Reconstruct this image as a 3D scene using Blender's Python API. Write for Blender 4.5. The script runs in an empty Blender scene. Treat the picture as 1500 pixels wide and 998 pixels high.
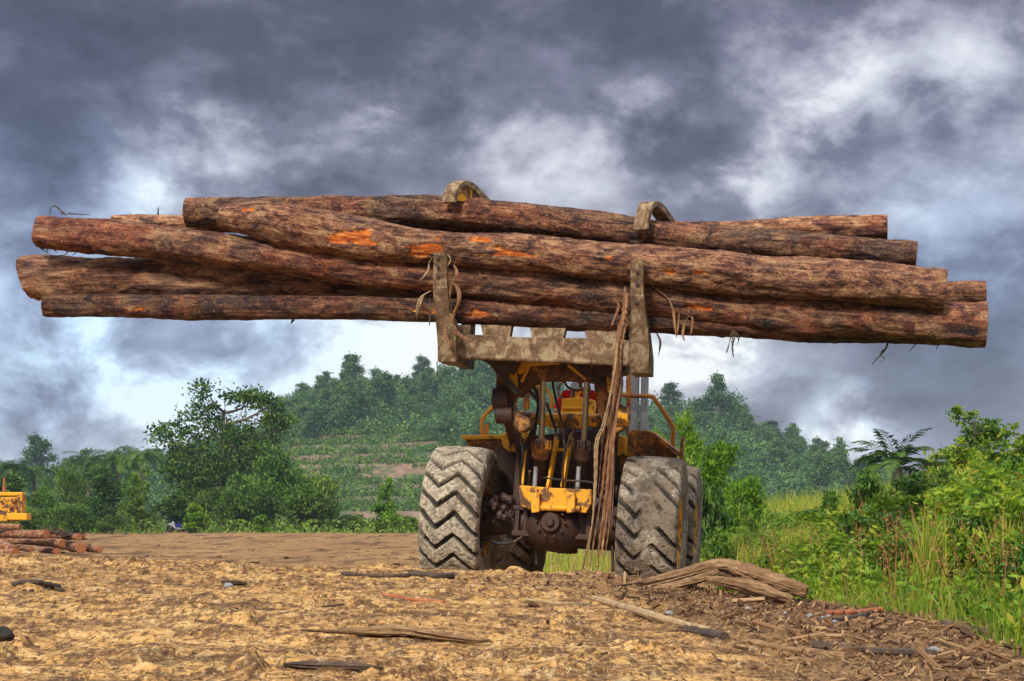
import bpy, math, random
import numpy as np
from mathutils import Vector, Matrix

R = math.radians
SC = bpy.context.scene
COL = SC.collection
rnd = random.Random(7)

# ------------------------------------------------------------------ camera
CZ, PITCH, FPX = 0.86, math.atan(266 / 2800), 2800.0
cam = bpy.data.cameras.new("camera")
cam.sensor_width = 36.0
cam.lens = FPX / 1500 * 36.0
cam.clip_start, cam.clip_end = 0.1, 8000
cam_o = bpy.data.objects.new("camera", cam)
cam_o.location = (0, 0, CZ)
cam_o.rotation_euler = (math.pi / 2 + PITCH, 0, 0)
COL.objects.link(cam_o)
SC.camera = cam_o

# ------------------------------------------------------------------ exposure, sun
SC.view_settings.view_transform = 'Standard'
SC.view_settings.look = 'None'
SC.view_settings.exposure = 1.45
SC.view_settings.gamma = 1.0
SC.view_settings.use_curve_mapping = False
SUN_EL, SUN_AZ = R(37), R(202)          # azimuth clockwise from +Y: behind the camera, to its left
sun = bpy.data.lights.new("sun", 'SUN')
sun.energy = 1.5
sun.angle = R(10)
sun.color = (1.0, 0.93, 0.82)
sun_o = bpy.data.objects.new("sun", sun)
sd = Vector((math.sin(SUN_AZ) * math.cos(SUN_EL), math.cos(SUN_AZ) * math.cos(SUN_EL), math.sin(SUN_EL)))
sun_o.rotation_euler = sd.to_track_quat('Z', 'Y').to_euler()
sun_o.location = (-20, -20, 30)
COL.objects.link(sun_o)


# ------------------------------------------------------------------ pixel measuring
def ray(px, py):
    dx, dy = (px - 750) / FPX, (499 - py) / FPX
    c, s = math.cos(PITCH), math.sin(PITCH)
    return Vector((dx, c - dy * s, s + dy * c))


def at(px, py, y):
    d = ray(px, py)
    return Vector((d.x * y / d.y, y, CZ + d.z * y / d.y))


# ------------------------------------------------------------------ node helper
class NT:
    def __init__(self, tree):
        self.t = tree
        self.n, self.l = tree.nodes, tree.links

    def new(self, typ, **kw):
        nd = self.n.new(typ)
        for k, v in kw.items():
            setattr(nd, k, v)
        return nd

    def put(self, sock, v):
        if hasattr(v, 'is_output'):
            self.l.new(v, sock)
        elif v is not None:
            sock.default_value = v

    def math(self, op, a, b=None, c=None, clamp=False):
        nd = self.new('ShaderNodeMath', operation=op, use_clamp=clamp)
        for i, v in enumerate((a, b, c)):
            if v is not None:
                self.put(nd.inputs[i], v)
        return nd.outputs[0]

    def vmath(self, op, a, b=None):
        nd = self.new('ShaderNodeVectorMath', operation=op)
        self.put(nd.inputs[0], a)
        if b is not None:
            self.put(nd.inputs[1], b)
        return nd.outputs['Value'] if op in ('DOT_PRODUCT', 'LENGTH') else nd.outputs['Vector']

    def noise(self, vec, scale, detail=4, rough=0.6, dist=0.0, out='Fac'):
        nd = self.new('ShaderNodeTexNoise')
        self.put(nd.inputs['Vector'], vec)
        nd.inputs['Scale'].default_value = scale
        nd.inputs['Detail'].default_value = detail
        nd.inputs['Roughness'].default_value = rough
        nd.inputs['Distortion'].default_value = dist
        return nd.outputs[out]

    def vor(self, vec, scale, feature='F1', out='Distance', rand=1.0):
        nd = self.new('ShaderNodeTexVoronoi', feature=feature)
        self.put(nd.inputs['Vector'], vec)
        nd.inputs['Scale'].default_value = scale
        nd.inputs['Randomness'].default_value = rand
        return nd.outputs[out]

    def map(self, vec, scale=(1, 1, 1), loc=(0, 0, 0)):
        nd = self.new('ShaderNodeMapping')
        self.put(nd.inputs['Vector'], vec)
        nd.inputs['Scale'].default_value = scale
        nd.inputs['Location'].default_value = loc
        return nd.outputs[0]

    def ramp(self, fac, stops, mode='LINEAR'):
        nd = self.new('ShaderNodeValToRGB')
        nd.color_ramp.interpolation = mode
        e = nd.color_ramp.elements
        while len(e) < len(stops):
            e.new(0.5)
        for el, (p, c) in zip(e, stops):
            el.position = p
            el.color = (*c, 1) if len(c) == 3 else c
        self.put(nd.inputs[0], fac)
        return nd.outputs[0]

    def step(self, fac, a, b):
        nd = self.new('ShaderNodeMapRange', interpolation_type='SMOOTHSTEP', clamp=True)
        self.put(nd.inputs[0], fac)
        nd.inputs[1].default_value, nd.inputs[2].default_value = a, b
        return nd.outputs[0]

    def mix(self, fac, a, b, blend='MIX'):
        nd = self.new('ShaderNodeMix', data_type='RGBA', blend_type=blend)
        self.put(nd.inputs[0], fac)
        for s, v in ((nd.inputs[6], a), (nd.inputs[7], b)):
            if isinstance(v, tuple) and len(v) == 3:
                v = (*v, 1)
            self.put(s, v)
        return nd.outputs[2]

    def attr(self, name, out='Fac'):
        nd = self.new('ShaderNodeAttribute', attribute_name=name)
        return nd.outputs[out]


def material(name):
    m = bpy.data.materials.new(name)
    m.use_nodes = True
    m.node_tree.nodes.clear()
    t = NT(m.node_tree)
    out = t.new('ShaderNodeOutputMaterial')
    b = t.new('ShaderNodeBsdfPrincipled')
    t.l.new(b.outputs[0], out.inputs['Surface'])
    return m, t, b, out


def bump(t, b, height, strength=0.5, dist=0.02):
    nd = t.new('ShaderNodeBump')
    nd.inputs['Strength'].default_value = strength
    nd.inputs['Distance'].default_value = dist
    t.put(nd.inputs['Height'], height)
    t.l.new(nd.outputs[0], b.inputs['Normal'])


# ------------------------------------------------------------------ world: nishita sky under procedural storm cloud
W = bpy.data.worlds.new("World")
SC.world = W
W.use_nodes = True
W.node_tree.nodes.clear()
t = NT(W.node_tree)
wout = t.new('ShaderNodeOutputWorld')
sky = t.new('ShaderNodeTexSky', sky_type='NISHITA')
sky.sun_disc = False
sky.sun_elevation = SUN_EL
sky.sun_rotation = SUN_AZ
tc = t.new('ShaderNodeTexCoord')
dirv = t.vmath('NORMALIZE', tc.outputs['Generated'])
flat = t.map(dirv, (1, 1, 1.5))
warp = t.noise(flat, 7, 4, 0.55, out='Color')
warp = t.vmath('MULTIPLY', t.vmath('SUBTRACT', warp, (0.5, 0.5, 0.5)), (0.07, 0.07, 0.05))
dw = t.vmath('NORMALIZE', t.vmath('ADD', dirv, warp))


def blobs(lst, start):
    acc = start
    for px, py, deg, amp in lst:
        d = ray(px, py).normalized()
        dot = t.vmath('DOT_PRODUCT', dw, tuple(d))
        s2 = R(deg) ** 2 / 2
        e = t.math('EXPONENT', t.math('DIVIDE', t.math('SUBTRACT', dot, 1.0), s2))
        acc = t.math('MULTIPLY_ADD', e, amp, acc)
    return acc


n1 = t.noise(flat, 10, 7, 0.58, 0.0)
n2 = t.noise(t.map(dirv, (1, 1, 1.6), (3, 1, 2)), 26, 7, 0.60, 0.12)
zs_ = t.new('ShaderNodeSeparateXYZ')
t.l.new(dirv, zs_.inputs[0])
calm = t.math('MULTIPLY_ADD', t.step(zs_.outputs['Z'], 0.01, 0.13), 0.62, 0.38)
base = t.math('MULTIPLY_ADD', t.math('MULTIPLY', t.math('SUBTRACT', n1, 0.5), calm), 1.0, 0.42)
base = t.math('MULTIPLY_ADD', t.math('MULTIPLY', t.math('SUBTRACT', n2, 0.5), calm), 0.70, base)
BR = [(190, 285, 1.5, .20), (330, 200, 2.4, .22), (250, 240, 2.0, .15), (560, 140, 1.8, .30), (790, 235, 2.4, .22), (850, 190, 2.0, .14), (1260, 120, 3.4, .18), (1090, 110, 2.0, .12), (200, 600, 5.0, .22), (420, 620, 3.0, .16), (40, 520, 3.4, .14), (400, 500, 2.6, .10), (650, 190, 1.8, .12),
      (960, 500, 1.7, .75), (1060, 505, 1.5, .45), (610, 500, 2.0, .65), (760, 490, 1.8, .60), (500, 530, 2.0, .30), (1060, 300, 1.5, .40), (1150, 295, 1.6, .20),
      (1270, 600, 1.4, .55), (1230, 640, 1.0, .3), (1190, 620, 1.2, .2), (1430, 110, 1.1, .32), (1180, 160, 1.6, .24), (1270, 100, 1.5, .25),
      (120, 560, 3.2, .22), (300, 560, 2.6, .28), (60, 90, 1.6, .10), (950, 170, 1.6, .2), (1390, 330, 1.8, .12),
      (560, 20, 3.8, -.36), (180, 60, 3.0, -.30), (900, 10, 2.6, -.16), (330, 120, 1.5, -.22), (60, 30, 2.0, -.2), (960, 40, 2.2, -.22), (1180, 40, 1.6, -.08), (1040, 200, 1.5, -.26), (1250, 230, 1.9, -.22),
      (930, 235, 1.2, -.2), (560, 220, 1.5, -.14), (420, 150, 1.3, -.1), (1420, 480, 2.6, -.16), (1120, 590, 1.3, -.22), (1300, 545, 1.6, -.18),
      (1450, 20, 1.7, -.2), (60, 300, 1.8, -.10), (30, 200, 1.6, -.06)]
n3 = t.noise(t.map(dirv, (1, 1, 1.35), (7, 2, 5)), 15, 8, 0.62, 0.25)
brk = t.math('MULTIPLY_ADD', t.step(n3, 0.36, 0.64), 1.05, 0.25)
val = t.math('MULTIPLY_ADD', blobs([q for q in BR if q[3] > 0], 0.0), brk, base)
val = blobs([q for q in BR if q[3] < 0], val)
zc = t.new('ShaderNodeSeparateXYZ')
t.l.new(dirv, zc.inputs[0])
over = t.step(zc.outputs['Z'], 0.285, 0.46)  # sky above the frame, brightened to add ambient light
behind = t.step(zc.outputs['Y'], 0.45, 0.0)
val = t.math('ADD', val, t.math('MULTIPLY', over, 0.50))
cloud = t.ramp(val, [(0.0, (.020, .016, .028)), (0.20, (.036, .031, .050)), (0.40, (.085, .080, .112)), (0.58, (.190, .188, .225)),
                     (0.78, (.31, .315, .345)), (1.0, (.47, .475, .475))])
blue = blobs([(60, 420, 4.5, .95), (330, 560, 3.0, .5), (40, 560, 2.8, .5), (1440, 380, 3.5, .70), (1400, 560, 3.2, .6), (1150, 570, 1.6, .4), (30, 180, 2.4, .4), (420, 480, 2.6, .4)], 0.0)
blue = t.math('MINIMUM', blue, 1.0)
cloud = t.mix(t.math('MULTIPLY', blue, 0.8), cloud, t.mix(1.0, cloud, (0.72, 1.0, 1.28), 'MULTIPLY'))
gain = t.math('MULTIPLY_ADD', over, 0.28, 0.82)
bg1 = t.new('ShaderNodeBackground')
t.l.new(cloud, bg1.inputs[0])
t.l.new(gain, bg1.inputs[1])
bg2 = t.new('ShaderNodeBackground')
t.l.new(sky.outputs[0], bg2.inputs[0])
bg2.inputs[1].default_value = 0.05
thin = t.math('MULTIPLY_ADD', t.step(val, 0.7, 0.2), 0.0, 0.10)      # how much clear sky shines through the cloud deck
mx = t.new('ShaderNodeMixShader')
t.l.new(thin, mx.inputs[0])
t.l.new(bg1.outputs[0], mx.inputs[1])
t.l.new(bg2.outputs[0], mx.inputs[2])
t.l.new(mx.outputs[0], wout.inputs['Surface'])

SC.cycles.max_bounces = 6
SC.cycles.diffuse_bounces = 3
SC.cycles.glossy_bounces = 2
SC.cycles.transmission_bounces = 3
SC.cycles.volume_bounces = 0
SC.cycles.transparent_max_bounces = 6
SC.cycles.use_denoising = True
SC.cycles.use_adaptive_sampling = True


# ------------------------------------------------------------------ numpy noise
def _h(ix, iy, iz, s):
    n = (ix.astype(np.int64) * 374761393 + iy.astype(np.int64) * 668265263 + iz.astype(np.int64) * 1274126177 + s * 974711) & 0xFFFFFFFF
    n = ((n ^ (n >> 13)) * 1274126177) & 0xFFFFFFFF
    n = (n ^ (n >> 16)) & 0xFFFFFF
    return n / float(0xFFFFFF)


def vn2(x, y, s=0):
    ix, iy = np.floor(x), np.floor(y)
    fx, fy = x - ix, y - iy
    fx, fy = fx * fx * (3 - 2 * fx), fy * fy * (3 - 2 * fy)
    z = np.zeros_like(ix)
    a, b = _h(ix, iy, z, s), _h(ix + 1, iy, z, s)
    c, d = _h(ix, iy + 1, z, s), _h(ix + 1, iy + 1, z, s)
    return (a + (b - a) * fx) * (1 - fy) + (c + (d - c) * fx) * fy


def fbm(x, y, o=4, s=0, g=0.5):
    v, a, tot = 0, 1.0, 0
    for i in range(o):
        v = v + a * vn2(x * 2 ** i + 17.3 * i, y * 2 ** i - 9.1 * i, s + i)
        tot += a
        a *= g
    return v / tot - 0.5


def vn3(p, s=0):
    i = np.floor(p)
    f = p - i
    f = f * f * (3 - 2 * f)
    v = 0
    for dx in (0, 1):
        for dy in (0, 1):
            for dz in (0, 1):
                w = (f[:, 0] if dx else 1 - f[:, 0]) * (f[:, 1] if dy else 1 - f[:, 1]) * (f[:, 2] if dz else 1 - f[:, 2])
                v = v + w * _h(i[:, 0] + dx, i[:, 1] + dy, i[:, 2] + dz, s)
    return v - 0.5


def sst(x, a, b):
    q = np.clip((x - a) / (b - a), 0, 1)
    return q * q * (3 - 2 * q)


# ------------------------------------------------------------------ mesh helpers
def mesh_np(name, V, F, mat, smooth=True, attrs=None, parent=None, loc=None, mats=None, midx=None, data_only=False):
    V = np.asarray(V, dtype=np.float32)
    me = bpy.data.meshes.new(name)
    F = np.asarray(F, dtype=np.int32)
    k = F.shape[1]
    me.vertices.add(len(V))
    me.vertices.foreach_set('co', V.ravel())
    me.loops.add(F.size)
    me.loops.foreach_set('vertex_index', F.ravel())
    me.polygons.add(len(F))
    me.polygons.foreach_set('loop_start', np.arange(0, F.size, k, dtype=np.int32))
    me.polygons.foreach_set('use_smooth', np.full(len(F), smooth, dtype=bool))
    for m in (mats or [mat]):
        me.materials.append(m)
    if midx is not None:
        me.polygons.foreach_set('material_index', np.asarray(midx, dtype=np.int32))
    for an, av in (attrs or {}).items():
        av = np.asarray(av, dtype=np.float32)
        if av.ndim == 1:
            me.attributes.new(an, 'FLOAT', 'POINT').data.foreach_set('value', av)
        else:
            me.attributes.new(an, 'FLOAT_VECTOR', 'POINT').data.foreach_set('vector', av.ravel())
    me.update(calc_edges=True)
    if data_only:
        return me
    return link(name, me, parent, loc)


def link(name, me, parent=None, loc=None):
    o = bpy.data.objects.new(name, me)
    COL.objects.link(o)
    if parent is not None:
        o.parent = parent
    if loc is not None:
        o.location = loc
    return o


def tag(o, label=None, cat=None, group=None, kind=None):
    if label:
        o['label'] = label
    if cat:
        o['category'] = cat
    if group:
        o['group'] = group
    if kind:
        o['kind'] = kind
    return o


def empty(name, loc=(0, 0, 0), rot=(0, 0, 0)):
    o = bpy.data.objects.new(name, None)
    o.empty_display_size = 0.3
    o.location, o.rotation_euler = loc, rot
    COL.objects.link(o)
    return o


def copy_tree(o, parent=None):
    c = o.copy()
    COL.objects.link(c)
    if parent is not None:
        c.parent = parent
    for ch in list(o.children):
        copy_tree(ch, c)
    return c


def grid_faces(nr, nc, closed_c=False, closed_r=False):
    r = np.arange(nr if closed_r else nr - 1)
    c = np.arange(nc if closed_c else nc - 1)
    rr, cc = np.meshgrid(r, c, indexing='ij')
    r2, c2 = (rr + 1) % nr, (cc + 1) % nc
    return np.stack([rr * nc + cc, rr * nc + c2, r2 * nc + c2, r2 * nc + cc], -1).reshape(-1, 4)


class MB:
    """collects plain shapes; build() links them as one mesh"""
    def __init__(self):
        self.v, self.f = [], []

    def add(self, vs, fs):
        b = len(self.v)
        self.v += [tuple(p) for p in vs]
        self.f += [tuple(b + i for i in f) for f in fs]
        return self

    def box(self, c, s, rot=None):
        c = Vector(c)
        m = rot or Matrix.Identity(3)
        vs = [c + m @ Vector((sx * s[0] / 2, sy * s[1] / 2, sz * s[2] / 2)) for sx in (-1, 1) for sy in (-1, 1) for sz in (-1, 1)]
        return self.add(vs, [(0, 1, 3, 2), (4, 6, 7, 5), (0, 4, 5, 1), (2, 3, 7, 6), (0, 2, 6, 4), (1, 5, 7, 3)])

    def bar(self, a, b, w, h, up=(0, 0, 1)):
        a, b = Vector(a), Vector(b)
        d = (b - a)
        z = d.normalized()
        x = z.cross(Vector(up))
        if x.length < 1e-3:
            x = z.cross(Vector((1, 0, 0)))
        x.normalize()
        y = z.cross(x)
        return self.box((a + b) / 2, (w, h, d.length), Matrix((x, y, z)).transposed())

    def tube(self, pts, rad, n=10, cap=True):
        pts = [Vector(p) for p in pts]
        if not hasattr(rad, '__len__'):
            rad = [rad] * len(pts)
        vs, fs = [], []
        ref = None
        for i, p in enumerate(pts):
            d = (pts[min(i + 1, len(pts) - 1)] - pts[max(i - 1, 0)]).normalized()
            if ref is None:
                ref = d.orthogonal().normalized()
            x = (ref - d * ref.dot(d)).normalized()
            ref = x
            y = d.cross(x)
            for k in range(n):
                a = 2 * math.pi * k / n
                vs.append(p + (x * math.cos(a) + y * math.sin(a)) * rad[i])
        for i in range(len(pts) - 1):
            for k in range(n):
                k2 = (k + 1) % n
                fs.append((i * n + k, i * n + k2, (i + 1) * n + k2, (i + 1) * n + k))
        if cap:
            fs.append(tuple(reversed(range(n))))
            fs.append(tuple((len(pts) - 1) * n + k for k in range(n)))
        return self.add(vs, fs)

    def prism(self, pts, off):
        """polygon pts (3d) pushed by the vector off"""
        off = Vector(off)
        n = len(pts)
        vs = [Vector(p) for p in pts] + [Vector(p) + off for p in pts]
        fs = [tuple(range(n)), tuple(reversed(range(n, 2 * n)))]
        fs += [(k, n + k, n + (k + 1) % n, (k + 1) % n) for k in range(n)]
        return self.add(vs, fs)

    def build(self, name, mat, parent=None, bev=0.0, smooth=False, loc=None):
        me = bpy.data.meshes.new(name)
        me.from_pydata(self.v, [], self.f)
        me.materials.append(mat)
        import bmesh
        bm = bmesh.new()
        bm.from_mesh(me)
        bmesh.ops.recalc_face_normals(bm, faces=bm.faces)
        bm.to_mesh(me)
        bm.free()
        if smooth:
            me.polygons.foreach_set('use_smooth', np.ones(len(me.polygons), dtype=bool))
            me.set_sharp_from_angle(angle=R(40))
        o = link(name, me, parent, loc)
        if bev:
            md = o.modifiers.new("bevel", 'BEVEL')
            md.width, md.segments, md.limit_method = bev, 2, 'ANGLE'
        return o


def spline(pts, n):
    """Catmull-Rom through the points (any dimension) -> n samples"""
    P = np.asarray(pts, float)
    P = np.vstack([2 * P[0] - P[1], P, 2 * P[-1] - P[-2]])
    k = len(P) - 3
    u = np.linspace(0, k - 1e-6, n)
    i = u.astype(int)
    f = (u - i)[:, None]
    a, b, c, d = P[i], P[i + 1], P[i + 2], P[i + 3]
    return 0.5 * (2 * b + (c - a) * f + (2 * a - 5 * b + 4 * c - d) * f ** 2 + (3 * b - a - 3 * c + d) * f ** 3)
#=== MATERIALS
def obj_coord(t):
    return t.new('ShaderNodeTexCoord').outputs['Object']


def leaf_mat(name, stops, trans=0.3, rough=0.55, hue=0.0):
    m, t, b, out = material(name)
    tint = t.attr('tint')
    info = t.new('ShaderNodeObjectInfo')
    r = t.math('MULTIPLY_ADD', t.math('SUBTRACT', info.outputs['Random'], 0.5), 0.35, tint)
    c = t.ramp(r, stops)
    t.put(b.inputs['Base Color'], c)
    b.inputs['Roughness'].default_value = rough
    b.inputs['Specular IOR Level'].default_value = 0.3
    tr = t.new('ShaderNodeBsdfTranslucent')
    t.put(tr.inputs[0], c)
    mx = t.new('ShaderNodeMixShader')
    mx.inputs[0].default_value = trans
    t.l.new(b.outputs[0], mx.inputs[1])
    t.l.new(tr.outputs[0], mx.inputs[2])
    t.l.new(mx.outputs[0], out.inputs['Surface'])
    return m


M = {}
M['leaf_forest'] = leaf_mat('leaf_forest', [(0, (.014, .048, .016)), (.5, (.058, .150, .038)), (1, (.165, .275, .055))], .25)
M['leaf_dark'] = leaf_mat('leaf_dark', [(0, (.010, .036, .008)), (.5, (.044, .112, .016)), (1, (.155, .255, .028))], .28)
M['leaf_mid'] = leaf_mat('leaf_mid', [(0, (.022, .070, .010)), (.5, (.095, .200, .022)), (1, (.230, .330, .036))], .32)
M['leaf_bright'] = leaf_mat('leaf_bright', [(0, (.035, .100, .008)), (.5, (.130, .280, .014)), (1, (.280, .400, .030))], .38)
M['leaf_bank'] = leaf_mat('leaf_bank', [(0, (.030, .095, .008)), (.4, (.125, .250, .014)), (.75, (.290, .390, .024)), (1, (.480, .430, .060))], .38)
M['grass'] = leaf_mat('grass', [(0, (.070, .140, .012)), (.5, (.200, .310, .022)), (.8, (.380, .400, .045)), (1, (.480, .380, .120))], .38)
M['weed'] = leaf_mat('weed', [(0, (.150, .060, .025)), (.5, (.330, .140, .050)), (1, (.420, .270, .100))], .2)
M['litter'] = leaf_mat('litter', [(0, (.026, .012, .007)), (.4, (.095, .046, .021)), (.75, (.200, .105, .046)), (1, (.350, .215, .105))], 0.0, .8)


def bark_mat(name, tone=1.0, red=0.4, dark=0.5, speck=.7, sc=5.0):
    m, t, b, out = material(name)
    lc = t.attr('lc', 'Vector')
    info = t.new('ShaderNodeObjectInfo')
    off = t.vmath('ADD', lc, t.vmath('MULTIPLY', (13.1, 7.7, 5.3), info.outputs['Random']))
    st = t.map(off, (1.0, 3.2, 3.2))
    big = t.noise(t.map(off, (.8, 1.6, 1.6)), 2.2, 4, .6)
    mid = t.noise(t.map(off, (.8, 1.7, 1.7)), sc, 8, .70, 1.0)
    grain = t.noise(t.map(off, (.32, 4, 4)), 9, 6, .66, .4)
    fine = t.noise(t.map(off, (1, 2.0, 2.0)), 34, 5, .7)
    spot = t.vor(t.map(off, (1, 1.5, 1.5)), 7, 'SMOOTH_F1')
    mx_ = t.math('MULTIPLY_ADD', grain, .38, t.math('MULTIPLY', mid, .62))
    c = t.ramp(mx_, [(.39, (.016 * tone, .011 * tone, .012)), (.44, (.085 * tone, .036 * tone, .026 * tone)), (.50, (.240 * tone, .104 * tone, .056 * tone)), (.56, (.41 * tone, .222 * tone, .115 * tone)), (.66, (.57 * tone, .37 * tone, .205 * tone))])
    c = t.mix(t.math('MULTIPLY', t.step(big, .46, .60), red), c, t.ramp(mx_, [(.39, (.024, .009, .010)), (.47, (.125, .036, .024)), (.55, (.300, .105, .050)), (.66, (.50, .26, .13))]))
    c = t.mix(t.math('MULTIPLY', t.step(big, .48, .36), dark), c, t.ramp(mx_, [(.42, (.012, .010, .014)), (.56, (.075, .050, .045)), (.66, (.20, .14, .11))]))
    c = t.mix(t.math('MULTIPLY', t.step(spot, .17, .05), .85), c, (.016, .011, .012))
    c = t.mix(t.math('MULTIPLY', t.step(fine, .52, .38), speck), c, (.014, .008, .010))
    c = t.mix(t.math('MULTIPLY', t.step(fine, .57, .70), speck * .7), c, (.50, .36, .22))
    kn = t.attr('knot')
    c = t.mix(t.step(t.math('ADD', kn, t.math('SUBTRACT', mid, .5)), .30, .55), c, t.mix(fine, (.020, .010, .009), (.16, .055, .030)))
    torn = t.attr('torn')
    tn = t.math('ADD', torn, t.math('MULTIPLY', t.math('SUBTRACT', mx_, .5), .9))
    c = t.mix(t.math('MULTIPLY', t.step(tn, .42, .60), t.step(fine, .30, .46)), c, t.ramp(t.math('MULTIPLY_ADD', mid, .5, t.math('MULTIPLY', grain, .5)), [(.36, (.10, .022, .010)), (.45, (.34, .060, .012)), (.53, (.58, .16, .025)), (.64, (.68, .36, .12))]))
    end = t.attr('cut')
    ringd = t.math('MULTIPLY_ADD', fine, .5, t.math('MULTIPLY', mid, .5))
    c = t.mix(end, c, t.ramp(ringd, [(.3, (.16, .045, .02)), (.5, (.36, .13, .05)), (.7, (.52, .25, .11))]))
    t.put(b.inputs['Base Color'], c)
    b.inputs['Roughness'].default_value = .82
    b.inputs['Specular IOR Level'].default_value = .25
    hgt = t.math('ADD', t.math('MULTIPLY', mx_, 1.4), t.math('MULTIPLY', fine, .45))
    bump(t, b, hgt, .9, .03)
    return m


M['bark'] = bark_mat('bark', .62, .65, .55, .75, 5.5)
M['bark_red'] = bark_mat('bark_red', .80, 1.0, .45, .65, 4.0)
M['bark_tan'] = bark_mat('bark_tan', .92, .40, .35, .65, 6.5)
M['bark_butt'] = bark_mat('bark_butt', .86, .30, .50, .45, 3.2)
M['bark_dark'] = bark_mat('bark_dark', .40, .45, .85, .7, 5.0)
M['bark_pile'] = bark_mat('bark_pile', 1.2, .8, .15, .5, 5.0)


def simple_wood(name, a, bcol, c3, sc=6, stretch=(1, 1, 1), b_dist=.02):
    m, t, b, out = material(name)
    oc = t.map(obj_coord(t), stretch)
    n = t.noise(oc, sc, 6, .68, .6)
    f = t.noise(oc, sc * 6, 4, .7)
    c = t.ramp(t.math('MULTIPLY_ADD', f, .35, t.math('MULTIPLY', n, .65)), [(.3, a), (.5, bcol), (.68, c3)])
    t.put(b.inputs['Base Color'], c)
    b.inputs['Roughness'].default_value = .85
    bump(t, b, t.math('MULTIPLY_ADD', f, .5, n), .9, b_dist)
    return m


M['trunk'] = simple_wood('trunk', (.05, .035, .025), (.13, .10, .075), (.26, .22, .17), 3)
M['driftwood'] = simple_wood('driftwood', (.060, .028, .014), (.25, .135, .060), (.46, .30, .155), 3.2, (1, 3.5, 3.5), .03)
M['strip'] = simple_wood('strip', (.050, .020, .012), (.25, .115, .055), (.50, .31, .15), 5, (9, 9, 1), .012)
M['stick'] = simple_wood('stick', (.14, .08, .04), (.34, .23, .12), (.50, .38, .22), 8, (1, 1, 1), .01)
M['stick_dark'] = simple_wood('stick_dark', (.020, .013, .010), (.060, .038, .025), (.14, .09, .055), 8, (1, 1, 1), .01)
M['stick_red'] = simple_wood('stick_red', (.12, .035, .015), (.36, .10, .035), (.50, .22, .09), 8, (1, 1, 1), .01)
M['stone'] = simple_wood('stone', (.10, .10, .10), (.26, .27, .28), (.45, .47, .50), 9)
M['black_lump'] = simple_wood('black_lump', (.008, .007, .006), (.02, .017, .014), (.05, .04, .03), 14)


def paint_mat(name, paint, dirt=(.085, .050, .030), amt=.5, rust=(.22, .075, .02), rough=.5, sc=5.0, metal=0.0):
    m, t, b, out = material(name)
    oc = obj_coord(t)
    n = t.noise(oc, sc, 7, .68, .5)
    f = t.noise(t.map(oc, (1, 1, .35)), sc * 5, 5, .7, .3)
    g = t.noise(oc, sc * 9, 4, .75)
    c = t.mix(t.math('MULTIPLY', f, .45), paint, tuple(p * .62 for p in paint))
    c = t.mix(t.step(t.math('ADD', n, t.math('MULTIPLY', f, .35)), .86 - amt * .42, .94 - amt * .42), c, t.mix(f, rust, dirt))
    c = t.mix(t.step(t.math('MULTIPLY_ADD', g, .5, t.math('MULTIPLY', n, .5)), .60 - amt * .16, .68 - amt * .16), c, t.mix(g, dirt, tuple(d * .3 for d in dirt)))
    t.put(b.inputs['Base Color'], c)
    t.put(b.inputs['Roughness'], t.math('MULTIPLY_ADD', n, .4, rough - .1, clamp=True))
    b.inputs['Metallic'].default_value = metal
    b.inputs['Specular IOR Level'].default_value = .35
    bump(t, b, t.math('MULTIPLY_ADD', g, .6, n), .5, .012)
    return m


M['yellow'] = paint_mat('yellow', (.84, .40, .012), amt=.24)
M['yellow_dirty'] = paint_mat('yellow_dirty', (.82, .37, .014), amt=.52)
M['yellow_clean'] = paint_mat('yellow_clean', (.74, .36, .02), amt=.10)
M['rusty'] = paint_mat('rusty', (.62, .24, .026), amt=.60, dirt=(.12, .055, .028), rust=(.36, .13, .030))
M['arm_paint'] = paint_mat('arm_paint', (.42, .185, .035), amt=.72, dirt=(.036, .020, .017), rust=(.25, .095, .026), rough=.5, sc=6)
M['grease'] = paint_mat('grease', (.050, .030, .026), amt=.58, dirt=(.018, .012, .014), rust=(.13, .050, .022), rough=.45, sc=7)
M['mud_metal'] = paint_mat('mud_metal', (.33, .245, .145), amt=.62, dirt=(.115, .074, .044), rust=(.26, .145, .075), rough=.75, sc=8)
M['chrome'] = paint_mat('chrome', (.55, .56, .58), amt=.12, dirt=(.20, .14, .09), rust=(.3, .2, .12), rough=.28, metal=.85)
M['pipe'] = paint_mat('pipe', (.42, .44, .47), amt=.2, dirt=(.16, .14, .12), rust=(.30, .22, .12), rough=.45, metal=.35)
M['rail'] = paint_mat('rail', (.70, .30, .015), amt=.18)
M['rail_rust'] = paint_mat('rail_rust', (.46, .17, .025), amt=.35)
M['hose'] = paint_mat('hose', (.018, .016, .017), amt=.45, dirt=(.08, .05, .03), rough=.5)
M['glass_dark'] = paint_mat('glass_dark', (.03, .035, .04), amt=.1, rough=.2)
M['white_plastic'] = paint_mat('white_plastic', (.75, .76, .8), amt=.05, rough=.35)
M['blue_plastic'] = paint_mat('blue_plastic', (.02, .05, .32), amt=.05, rough=.3)
M['black_rubber'] = paint_mat('black_rubber', (.02, .02, .02), amt=.3, rough=.7)
M['red_cloth'] = paint_mat('red_cloth', (.72, .012, .018), amt=.0, dirt=(.4, .02, .02), rust=(.5, .02, .02), rough=.85)
M['skin'] = paint_mat('skin', (.34, .17, .10), amt=.0, dirt=(.3, .14, .08), rust=(.3, .14, .08), rough=.6)
M['dark_cloth'] = paint_mat('dark_cloth', (.03, .035, .06), amt=.0, rough=.9)
M['hair'] = paint_mat('hair', (.012, .010, .009), amt=.0, rough=.6)


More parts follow.
